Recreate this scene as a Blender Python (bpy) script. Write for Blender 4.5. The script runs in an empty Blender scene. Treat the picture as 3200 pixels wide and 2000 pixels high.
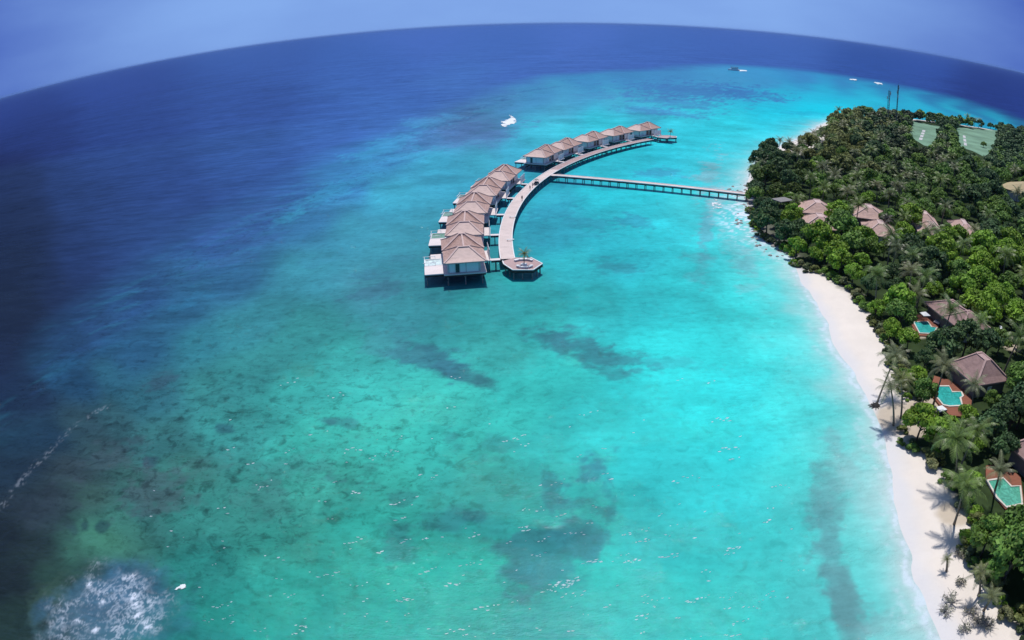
import bpy, math, random
import numpy as np
from mathutils import Vector, Matrix

random.seed(7); rng = np.random.default_rng(11)
PI = math.pi
R_ = math.radians
# ------------------------------------------------------------------ lens and survey
# The photograph was taken with a wide-angle (fisheye) drone lens 60 m above the sea.
H = 60.0
FPX = 2185.0                      # equisolid focal length in pixels of the 3200 px wide frame
ROT = np.array([[0.99960628, 0.02805857, 0.0],
                [-0.01162617, 0.41419056, -0.91011593],
                [-0.02553655, 0.90975760, 0.41435370]])      # camera -> world
def ray(px, py):
    x = (px - 1600.0) / FPX; y = -(py - 1000.0) / FPX
    r = math.hypot(x, y); th = 2 * math.asin(min(r / 2, 1)); s = math.sin(th) / max(r, 1e-9)
    return ROT @ np.array([x * s, y * s, -math.cos(th)])
def at(px, py, z=0.0):
    """plan position of something seen at (px, py) and standing z above the sea"""
    d = ray(px, py); t = (z - H) / d[2]
    return np.array([d[0] * t, d[1] * t])
def project(X):
    """world points (n,3) -> frame pixels, for reading the depth chart"""
    c = (np.asarray(X, float) - np.array([0, 0, H])) @ ROT
    c /= np.linalg.norm(c, axis=1)[:, None]
    th = np.arccos(np.clip(-c[:, 2], -1, 1)); r = 2 * FPX * np.sin(th / 2)
    s = np.hypot(c[:, 0], c[:, 1]) + 1e-9
    return 1600 + c[:, 0] / s * r, 1000 - c[:, 1] / s * r
K = 3200 / 2419.0                 # chart sheets were read at 2419 px width

# ------------------------------------------------------------------ scene basics
scene = bpy.context.scene
COL = scene.collection
def lin(c):
    c = np.asarray(c, float) / 255.0
    return np.where(c <= 0.04045, c / 12.92, ((c + 0.055) / 1.055) ** 2.4)

class MB:
    """collects shapes for ONE mesh object"""
    def __init__(s): s.v = []; s.f = []; s.m = []
    def add(s, vs, fs, m=0):
        o = len(s.v); s.v += [tuple(map(float, p)) for p in vs]
        for f in fs: s.f.append(tuple(i + o for i in f)); s.m.append(m)
        return s
    def box(s, x0, x1, y0, y1, z0, z1, m=0):
        return s.add([(x0, y0, z0), (x1, y0, z0), (x1, y1, z0), (x0, y1, z0), (x0, y0, z1), (x1, y0, z1), (x1, y1, z1), (x0, y1, z1)],
                     [(0, 3, 2, 1), (4, 5, 6, 7), (0, 1, 5, 4), (1, 2, 6, 5), (2, 3, 7, 6), (3, 0, 4, 7)], m)
    def bar(s, p, q, w, h, m=0):
        p = Vector(p); q = Vector(q); d = (q - p).normalized(); up = Vector((0, 0, 1))
        if abs(d.z) > 0.95: up = Vector((1, 0, 0))
        a = d.cross(up).normalized() * w / 2; b = a.cross(d).normalized() * h / 2
        return s.add([p - a - b, p + a - b, p + a + b, p - a + b, q - a - b, q + a - b, q + a + b, q - a + b],
                     [(0, 1, 2, 3), (7, 6, 5, 4), (0, 4, 5, 1), (1, 5, 6, 2), (2, 6, 7, 3), (3, 7, 4, 0)], m)
    def prism(s, pts, z0, z1, m=0, mt=None):
        n = len(pts)
        s.add([(x, y, z0) for x, y in pts] + [(x, y, z1) for x, y in pts],
              [tuple(range(n - 1, -1, -1))] + [(i, (i + 1) % n, n + (i + 1) % n, n + i) for i in range(n)], m)
        return s.add([(x, y, z1) for x, y in pts], [tuple(range(n))], m if mt is None else mt)
    def tube(s, path, rad, n=7, m=0):
        path = [Vector(p) for p in path]; k = len(path)
        if not hasattr(rad, '__len__'): rad = [rad] * k
        vs = []; fs = []
        for i, p in enumerate(path):
            d = (path[min(i + 1, k - 1)] - path[max(i - 1, 0)]).normalized()
            a = d.orthogonal().normalized() if i == 0 else (a - d * a.dot(d)).normalized()
            b = d.cross(a)
            for j in range(n):
                t = 2 * PI * j / n; vs.append(p + (a * math.cos(t) + b * math.sin(t)) * rad[i])
        for i in range(k - 1):
            for j in range(n):
                fs.append((i * n + j, i * n + (j + 1) % n, (i + 1) * n + (j + 1) % n, (i + 1) * n + j))
        fs += [tuple(range(n - 1, -1, -1)), tuple(range((k - 1) * n, k * n))]
        return s.add(vs, fs, m)
    def mesh(s, name, mats, smooth=False):
        me = bpy.data.meshes.new(name); me.from_pydata(s.v, [], s.f)
        for m in (mats if isinstance(mats, (list, tuple)) else [mats]): me.materials.append(m)
        me.polygons.foreach_set('material_index', s.m)
        if smooth: me.polygons.foreach_set('use_smooth', [True] * len(s.f))
        me.update(); return me
def link(name, me, parent=None):
    o = bpy.data.objects.new(name, me); COL.objects.link(o); o.parent = parent; return o
def part(name, mb, mats, parent, label=None, smooth=False):
    o = link(name, mb.mesh(name, mats, smooth), parent)
    if label: o['label'] = label
    return o
def tag(o, label=None, cat=None, group=None, kind=None):
    if label: o['label'] = label
    if cat: o['category'] = cat
    if group: o['group'] = group
    if kind: o['kind'] = kind
    return o
def thing(name, label, cat, loc=(0, 0, 0), rotz=0.0, group=None):
    o = bpy.data.objects.new(name, None); COL.objects.link(o); o.empty_display_size = 0.5
    o.location = tuple(float(v) for v in loc); o.rotation_euler = (0, 0, rotz)
    return tag(o, label, cat, group)
def copy_tree(o, parent=None):
    c = o.copy(); COL.objects.link(c); c.parent = parent
    for ch in list(o.children): copy_tree(ch, c)
    return c

# ------------------------------------------------------------------ numpy noise
_perm = rng.random((256, 256))
def vnoise(x, y):
    xi = np.floor(x).astype(np.int64); yi = np.floor(y).astype(np.int64)
    fx = x - xi; fy = y - yi; fx = fx * fx * fx * (fx * (fx * 6 - 15) + 10); fy = fy * fy * fy * (fy * (fy * 6 - 15) + 10)
    g = lambda a, b: _perm[a & 255, b & 255]
    return (g(xi, yi) * (1 - fx) + g(xi + 1, yi) * fx) * (1 - fy) + (g(xi, yi + 1) * (1 - fx) + g(xi + 1, yi + 1) * fx) * fy
def fbm(x, y, oct=5, gain=0.5):
    t = 0; a = 1; n = 0; c, s_ = math.cos(0.6), math.sin(0.6)
    for i in range(oct):
        t = t + a * (vnoise(x, y) * 2 - 1); n += a; a *= gain
        x, y = (c * x - s_ * y) * 2.03 + 17.3, (s_ * x + c * y) * 2.03 + 5.1
    return t / n
def sstep(a, b, x):
    t = np.clip((x - a) / (b - a), 0, 1); return t * t * (3 - 2 * t)
def seg_sdf(X, Y, poly):
    """signed distance to a polygon, positive inside"""
    P = np.asarray(poly, float); n = len(P); best = np.full(X.shape, 1e18); ins = np.zeros(X.shape, bool)
    for i in range(n):
        a = P[i]; b = P[(i + 1) % n]; e = b - a
        t = np.clip(((X - a[0]) * e[0] + (Y - a[1]) * e[1]) / (e @ e), 0, 1)
        best = np.minimum(best, (X - a[0] - t * e[0]) ** 2 + (Y - a[1] - t * e[1]) ** 2)
        c = (a[1] > Y) != (b[1] > Y)
        with np.errstate(divide='ignore', invalid='ignore'):
            ins ^= c & (X < (b[0] - a[0]) * (Y - a[1]) / (b[1] - a[1] + 1e-12) + a[0])
    return np.where(ins, 1, -1) * np.sqrt(best)

# ------------------------------------------------------------------ materials
def new_mat(name):
    m = bpy.data.materials.new(name); m.use_nodes = True
    nt = m.node_tree; return m, nt, nt.nodes, nt.links, nt.nodes['Principled BSDF']
def noise_mat(name, c, rough=0.7, var=0.15, scale=1.5, bump=0.0, bscale=None, coord='Object', stretch=(1, 1, 1), spec=0.3):
    """a colour with mottling and a little relief"""
    m, nt, N, L, b = new_mat(name)
    tc = N.new('ShaderNodeTexCoord'); mp = N.new('ShaderNodeMapping'); mp.inputs['Scale'].default_value = stretch
    L.new(tc.outputs[coord], mp.inputs['Vector'])
    n = N.new('ShaderNodeTexNoise'); n.inputs['Scale'].default_value = scale; n.inputs['Detail'].default_value = 5
    L.new(mp.outputs[0], n.inputs['Vector'])
    r = N.new('ShaderNodeMapRange'); r.inputs['From Min'].default_value = 0.3; r.inputs['From Max'].default_value = 0.7
    r.inputs['To Min'].default_value = 1 - var; r.inputs['To Max'].default_value = 1 + var
    L.new(n.outputs['Fac'], r.inputs['Value'])
    mx = N.new('ShaderNodeVectorMath'); mx.operation = 'SCALE'; mx.inputs[0].default_value = c
    L.new(r.outputs[0], mx.inputs['Scale']); L.new(mx.outputs[0], b.inputs['Base Color'])
    b.inputs['Roughness'].default_value = rough; b.inputs['Specular IOR Level'].default_value = spec
    if bump:
        n2 = N.new('ShaderNodeTexNoise'); n2.inputs['Scale'].default_value = bscale or scale * 4; L.new(mp.outputs[0], n2.inputs['Vector'])
        bp = N.new('ShaderNodeBump'); bp.inputs['Strength'].default_value = bump; bp.inputs['Distance'].default_value = 0.1
        L.new(n2.outputs['Fac'], bp.inputs['Height']); L.new(bp.outputs[0], b.inputs['Normal'])
    return m
def plank_mat(name, c, pitch=0.3, var=0.14):
    """boards running across: wave bands plus mottling"""
    m, nt, N, L, b = new_mat(name)
    tc = N.new('ShaderNodeTexCoord')
    w = N.new('ShaderNodeTexNoise'); w.inputs['Scale'].default_value = 1 / pitch; w.inputs['Detail'].default_value = 3
    mp = N.new('ShaderNodeMapping'); mp.inputs['Scale'].default_value = (0.15, 1.0, 0.15)
    L.new(tc.outputs['Object'], mp.inputs['Vector']); L.new(mp.outputs[0], w.inputs['Vector'])
    n = N.new('ShaderNodeTexNoise'); n.inputs['Scale'].default_value = 0.25; n.inputs['Detail'].default_value = 4
    L.new(tc.outputs['Object'], n.inputs['Vector'])
    a = N.new('ShaderNodeMath'); a.operation = 'ADD'; L.new(w.outputs['Fac'], a.inputs[0]); L.new(n.outputs['Fac'], a.inputs[1])
    r = N.new('ShaderNodeMapRange'); r.inputs['From Min'].default_value = 0.7; r.inputs['From Max'].default_value = 1.3
    r.inputs['To Min'].default_value = 1 - var; r.inputs['To Max'].default_value = 1 + var; L.new(a.outputs[0], r.inputs['Value'])
    mx = N.new('ShaderNodeVectorMath'); mx.operation = 'SCALE'; mx.inputs[0].default_value = c
    L.new(r.outputs[0], mx.inputs['Scale']); L.new(mx.outputs[0], b.inputs['Base Color'])
    b.inputs['Roughness'].default_value = 0.75; b.inputs['Specular IOR Level'].default_value = 0.3
    return m
def leaf_mat(name, rough=0.55, trans=0.25, spec=0.35):
    """foliage: the tree's own colour (object colour) varied leaf clump by leaf clump"""
    m, nt, N, L, b = new_mat(name)
    oi = N.new('ShaderNodeObjectInfo'); at_ = N.new('ShaderNodeAttribute'); at_.attribute_name = 'tone'
    tr = N.new('ShaderNodeMapRange'); tr.inputs['To Min'].default_value = 0.45; tr.inputs['To Max'].default_value = 1.6
    L.new(at_.outputs['Fac'], tr.inputs['Value'])
    mx = N.new('ShaderNodeVectorMath'); mx.operation = 'SCALE'; L.new(oi.outputs['Color'], mx.inputs[0]); L.new(tr.outputs[0], mx.inputs['Scale'])
    L.new(mx.outputs[0], b.inputs['Base Color']); b.inputs['Roughness'].default_value = rough; b.inputs['Specular IOR Level'].default_value = spec
    t = N.new('ShaderNodeBsdfTranslucent'); L.new(mx.outputs[0], t.inputs['Color'])
    ms = N.new('ShaderNodeMixShader'); ms.inputs[0].default_value = trans
    L.new(b.outputs[0], ms.inputs[1]); L.new(t.outputs[0], ms.inputs[2]); L.new(ms.outputs[0], N['Material Output'].inputs['Surface'])
    return m
MT = dict(
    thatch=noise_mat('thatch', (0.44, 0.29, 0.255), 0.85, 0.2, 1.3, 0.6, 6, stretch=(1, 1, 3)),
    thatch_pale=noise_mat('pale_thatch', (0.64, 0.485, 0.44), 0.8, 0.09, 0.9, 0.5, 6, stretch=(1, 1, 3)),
    thatch_pink=noise_mat('pinkish_thatch', (0.50, 0.34, 0.30), 0.8, 0.16, 0.9, 0.5, 6, stretch=(1, 1, 3)),
    thatch_cap=noise_mat('ridge_thatch', (0.55, 0.415, 0.395), 0.8, 0.1, 2.0, 0.3),
    island_thatch=noise_mat('island_thatch', (0.29, 0.19, 0.18), 0.85, 0.16, 0.9, 0.5, 6, stretch=(1, 1, 3)),
    island_cap=noise_mat('island_ridge_thatch', (0.42, 0.29, 0.27), 0.85, 0.12, 2.0, 0.3),
    white=noise_mat('white_paint', (0.74, 0.76, 0.78), 0.5, 0.06, 2.0),
    wall=noise_mat('pale_plaster', (0.50, 0.50, 0.52), 0.8, 0.08, 1.0),
    shutter=noise_mat('white_shutter', (0.80, 0.82, 0.85), 0.6, 0.08, 5.0, stretch=(6, 6, 0.2)),
    wall_dark=noise_mat('shaded_timber_wall', (0.17, 0.155, 0.15), 0.8, 0.15, 1.0),  # shade under the eaves put into the wall's colour
    glass=noise_mat('dark_glazing', (0.03, 0.04, 0.055), 0.12, 0.2, 1.0, spec=0.5),
    dark=noise_mat('dark_timber', (0.045, 0.038, 0.036), 0.8, 0.3, 2.0),
    post=noise_mat('weathered_post', (0.22, 0.21, 0.21), 0.8, 0.3, 2.5),
    deck=plank_mat('bleached_boards', (0.67, 0.56, 0.54), 0.35),
    deck_red=plank_mat('reddish_boards', (0.44, 0.31, 0.31), 0.35),
    sundeck=plank_mat('pale_boards', (0.70, 0.63, 0.64), 0.3, 0.08),
    timber=plank_mat('red_brown_boards', (0.23, 0.085, 0.052), 0.3, 0.2),
    coping=noise_mat('pale_coping', (0.62, 0.58, 0.52), 0.6, 0.1, 2.0),
    stone=noise_mat('coral_rock', (0.30, 0.27, 0.26), 0.9, 0.35, 2.0, 0.8, 6),
    bark=noise_mat('palm_bark', (0.20, 0.165, 0.13), 0.9, 0.25, 4.0, stretch=(1, 1, 6)),
    bark_dark=noise_mat('dark_bark', (0.09, 0.075, 0.06), 0.9, 0.3, 3.0),
    beige=noise_mat('beige_roofing', (0.42, 0.34, 0.20), 0.8, 0.07, 0.6, 0.2, 8),
    metal=noise_mat('grey_steel', (0.10, 0.11, 0.12), 0.5, 0.15, 2.0),
    turf=noise_mat('mown_turf', (0.15, 0.27, 0.185), 0.9, 0.28, 0.06, coord='Object'),
    leaf=leaf_mat('broad_leaves', 0.6, 0.22, 0.3), frond=leaf_mat('palm_fronds', 0.42, 0.2, 0.5),
)
def water_pool_mat(name, c):
    m, nt, N, L, b = new_mat(name)
    b.inputs['Roughness'].default_value = 0.08
    tc = N.new('ShaderNodeTexCoord'); n = N.new('ShaderNodeTexNoise'); n.inputs['Scale'].default_value = 1.1; n.inputs['Detail'].default_value = 4
    n.inputs['Distortion'].default_value = 1.5
    L.new(tc.outputs['Object'], n.inputs['Vector'])
    r = N.new('ShaderNodeMapRange'); r.inputs['From Min'].default_value = 0.35; r.inputs['From Max'].default_value = 0.7; r.inputs['To Min'].default_value = 0.75; r.inputs['To Max'].default_value = 1.35
    L.new(n.outputs['Fac'], r.inputs['Value'])
    mx = N.new('ShaderNodeVectorMath'); mx.operation = 'SCALE'; mx.inputs[0].default_value = c; L.new(r.outputs[0], mx.inputs['Scale'])
    L.new(mx.outputs[0], b.inputs['Base Color'])
    bp = N.new('ShaderNodeBump'); bp.inputs['Strength'].default_value = 0.12; bp.inputs['Distance'].default_value = 0.2
    L.new(n.outputs['Fac'], bp.inputs['Height']); L.new(bp.outputs[0], b.inputs['Normal'])
    return m
MT['pool'] = water_pool_mat('pool_water', (0.035, 0.36, 0.33))
MT['pool_green'] = water_pool_mat('green_pool_water', (0.16, 0.30, 0.20))
MT['pool_glare'] = water_pool_mat('glare_pool_water', (0.62, 0.74, 0.74))  # white sky glare put into the water's colour
MT['pool_jade'] = water_pool_mat('jade_pool_water', (0.09, 0.36, 0.26))

# ------------------------------------------------------------------ plan of the island
shore_px = [(2929, 1956), (2881, 1856), (2849, 1797), (2837, 1717), (2813, 1638), (2798, 1539), (2778, 1440), (2756, 1336),
            (2717, 1256), (2681, 1197), (2653, 1141), (2602, 1070), (2578, 998), (2538, 931), (2498, 867), (2466, 800), (2424, 770),
            (2375, 729), (2345, 676), (2334, 627), (2330, 582), (2364, 510), (2424, 465), (2519, 423), (2564, 390), (2620, 363),
            (2677, 365), (2850, 372), (3016, 392), (3200, 425)]
SHORE = [(52.0, -60.0), (47.0, 5.0), (47.5, 30.0)] + [tuple(at(*p)) for p in shore_px] + [(640, 440), (760, 300), (760, -60)]
veg_px = [(3240, 2040), (3185, 1960), (3120, 1900), (3080, 1830), (3030, 1765), (3005, 1700), (3045, 1640), (2985, 1560), (2935, 1480), (2890, 1420), (2825, 1395), (2815, 1345),
          (2865, 1290), (2812, 1200), (2790, 1130), (2765, 1060), (2728, 1010), (2700, 962), (2670, 932), (2640, 902), (2600, 872), (2560, 846),
          (2502, 832), (2474, 800), (2455, 770), (2385, 735), (2352, 690), (2345, 630), (2350, 570), (2372, 505), (2425, 478), (2480, 482), (2535, 462),
          (2572, 428), (2595, 390), (2645, 368), (2705, 366), (2850, 373), (3016, 393), (3200, 426)]
VEG = [(75.0, -60.0), (72.0, 0.0)] + [tuple(at(*p, 1.2)) for p in veg_px] + [(630, 430), (750, 300), (750, -60)]
e = lambda x, y: (2300 + x * .377, 250 + y * .377)
FIELDS = [[tuple(at(*e(*p), 1.2)) for p in [(1405, 450), (1470, 345), (1690, 385), (1672, 570), (1560, 545)]],
          [tuple(at(*e(*p), 1.2)) for p in [(1815, 545), (1830, 395), (2170, 420), (2150, 560), (2060, 640), (1960, 590)]]]

def smooth(P, n=5, jit=.0):
    P = np.asarray(P, float); out = []
    for i in range(len(P)):
        p0, p1, p2, p3 = P[i - 1], P[i], P[(i + 1) % len(P)], P[(i + 2) % len(P)]
        if np.linalg.norm(p2 - p1) > 70: out.append(p1); continue
        for k in range(n):
            t = k / n; out.append(.5 * (2 * p1 + (p2 - p0) * t + (2 * p0 - 5 * p1 + 4 * p2 - p3) * t * t + (3 * p1 - p0 - 3 * p2 + p3) * t ** 3))
    out = np.array(out); return out + jit * np.c_[fbm(out[:, 0] / 6, out[:, 1] / 6, 3), fbm(out[:, 0] / 6 + 40, out[:, 1] / 6, 3)]
# ------------------------------------------------------------------ polar survey grid (finer where the lens resolves more)
def polar_grid(az, dep):
    a = np.radians(az)[None, :]; r = (H / np.tan(np.radians(dep)))[:, None]
    return r * np.sin(a), r * np.cos(a)
def grid_faces(nr, nc, wrap=False):
    i = np.arange(nr - 1)[:, None]; j = np.arange(nc if wrap else nc - 1)[None, :]
    j2 = (j + 1) % nc
    return np.stack([i * nc + j, i * nc + j2, (i + 1) * nc + j2, (i + 1) * nc + j], -1).reshape(-1, 4)
def np_mesh(name, V, Fc, mat, attrs=None, smooth=True):
    me = bpy.data.meshes.new(name)
    me.vertices.add(len(V)); me.vertices.foreach_set('co', np.ascontiguousarray(V, np.float32).ravel())
    me.loops.add(Fc.size); me.loops.foreach_set('vertex_index', Fc.ravel().astype(np.int32))
    me.polygons.add(len(Fc)); me.polygons.foreach_set('loop_start', np.arange(0, Fc.size, Fc.shape[1], dtype=np.int32))
    me.polygons.foreach_set('loop_total', np.full(len(Fc), Fc.shape[1], np.int32))
    me.polygons.foreach_set('use_smooth', np.full(len(Fc), smooth))
    me.materials.append(mat); me.update(calc_edges=True); me.validate()
    for k, (kind, arr) in (attrs or {}).items():
        a = me.attributes.new(k, kind, 'POINT')
        if kind == 'FLOAT_COLOR':
            arr = np.c_[arr, np.ones(len(arr))]; a.data.foreach_set('color', arr.astype(np.float32).ravel())
        else: a.data.foreach_set('value', arr.astype(np.float32))
    return me

ILLUM = 1.30       # what full daylight does to a pale surface here: chart colours are divided by it
# chart of the water: x, y on the 2419 px sheet, then the water's colour, lens darkening at the left included
CHART = """
0 240 50 72 160;250 200 56 84 178;600 120 66 104 198;1000 85 74 112 205;1400 75 78 116 208;1800 95 72 108 202;2150 140 56 88 184;2419 190 44 66 150
100 330 42 62 138;300 300 48 76 160;600 250 56 90 180;900 180 64 104 194;1200 140 70 110 200;1500 120 68 108 198;1800 130 62 102 192;2100 160 48 84 172;2350 215 38 58 138
40 420 34 44 98;50 520 28 34 80;40 620 24 26 64;40 720 24 24 56;200 450 40 62 132;200 600 36 54 120;150 700 30 42 96;400 420 48 76 162;400 560 46 76 152;600 380 56 94 184;750 330 62 104 194;900 270 66 112 198;1100 210 70 116 198
50 850 24 32 66;50 950 24 38 74;180 800 32 64 112;180 900 30 70 112;90 1050 28 54 84;40 1130 28 42 66;250 750 38 72 128;350 680 44 84 146;500 560 52 94 168;600 520 54 100 172;650 470 58 108 184
350 800 40 92 140;450 720 46 104 152;550 640 52 112 164;700 530 60 128 182;800 440 62 138 196;850 380 66 150 204;950 330 70 140 196;1000 290 78 128 186;1050 310 84 122 178;1120 330 84 132 180;1150 240 76 140 190
500 800 48 126 146;400 900 48 108 130;300 850 42 98 130;300 960 50 92 108;200 1000 50 80 98;250 1060 54 82 92;150 1130 50 62 74;80 1200 38 44 58;30 1280 28 30 40;30 1400 26 28 36;100 1300 40 52 56;200 1180 60 92 92
600 760 56 142 154;700 660 60 148 166;800 560 64 156 178;900 470 66 170 194;1000 400 66 172 200;1100 400 70 178 200;900 600 66 156 174;850 690 66 142 158;950 740 58 148 156;1000 560 64 160 180;1000 640 60 152 166
500 900 56 140 140;600 850 58 152 150;700 800 58 156 154;800 860 60 168 160;700 930 62 172 162;550 980 60 154 148;400 1000 56 120 126;450 1080 60 126 120;330 1100 60 108 108;850 960 70 190 178;1000 960 74 198 184;900 1040 68 190 174;750 1040 62 176 160
300 1230 66 132 120;230 1290 72 138 116;350 1200 58 124 122;500 1180 58 146 136;600 1160 60 150 138;650 1260 54 158 142;500 1290 44 142 134;750 1150 66 168 150;900 1150 68 184 166;850 1250 60 182 164;700 1350 46 164 148;550 1400 42 156 142;900 1350 50 178 160;900 1460 44 170 154;700 1470 42 162 148;500 1480 42 140 136
150 1380 50 80 74;60 1460 40 58 56;300 1400 56 96 130;1050 1080 66 188 174;1150 1030 68 198 186;1200 950 66 200 190;1100 760 56 162 162;1200 720 52 164 166;1250 800 58 182 178;1150 860 66 178 172
1050 1150 64 176 164;1150 1250 58 172 162;1150 1350 54 180 164;1050 1440 48 176 160;1250 1080 62 190 184;1250 1480 46 172 164;1400 1000 62 204 200;1500 950 56 206 204;1300 920 64 202 194;1400 1250 58 188 180;1450 1400 54 192 182;1550 1250 58 192 190;1600 1100 54 200 200;1600 1400 54 192 184;1550 1490 52 188 178
1100 480 60 164 190;1180 360 66 180 206;1250 330 72 192 212;1300 310 70 206 220;1400 290 56 208 222;1450 310 56 212 222;1300 470 56 178 198;1400 470 48 200 212;1550 480 48 206 218;1650 480 60 214 222;1300 560 52 170 190;1400 570 52 192 206;1350 650 52 184 192;1500 620 52 196 208;1600 560 50 210 220;1400 730 52 182 184;1550 720 50 196 200
1700 600 50 220 224;1650 700 46 212 214;1750 720 44 222 220;1700 820 44 216 214;1600 850 50 208 206;1780 900 42 216 216;1850 800 60 230 226;1800 650 74 228 226;1700 980 46 212 210;1800 1050 42 208 208;1900 950 62 222 218;1900 1100 60 214 208;1750 1200 48 200 200;1850 1250 52 198 194;1800 1400 54 198 192;1700 1470 52 194 186;2000 1100 88 222 216;2050 1250 96 212 206;2080 1350 84 208 202;2120 1450 78 204 198;1950 1450 66 190 186
1250 230 70 142 192;1350 240 74 158 198;1400 200 66 142 196;1500 180 66 138 194;1600 180 68 142 196;1700 180 70 154 200;1800 190 66 152 202;1900 185 62 136 198;2000 200 58 130 192;2100 205 50 124 184;2200 225 48 112 178;2300 255 46 108 172;2400 290 44 108 164
1300 265 80 168 200;1450 240 76 176 204;1550 260 70 180 206;1850 240 44 188 214;1950 225 44 186 214;2050 235 44 196 218;2150 245 44 188 212;2250 270 44 190 208;2350 290 44 180 202
1650 290 62 208 222;1750 300 50 214 226;1850 280 20 212 230;1950 260 12 214 234;2000 270 18 214 232;1900 310 30 216 232;1800 340 44 212 226;1700 360 48 208 222;1600 400 46 202 218;1750 420 52 214 226;1680 330 50 210 224;1880 350 90 224 236
"""
PTS = np.array([[float(v) for v in t.split()] for t in CHART.replace('\n', ';').split(';') if t.strip()])
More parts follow.
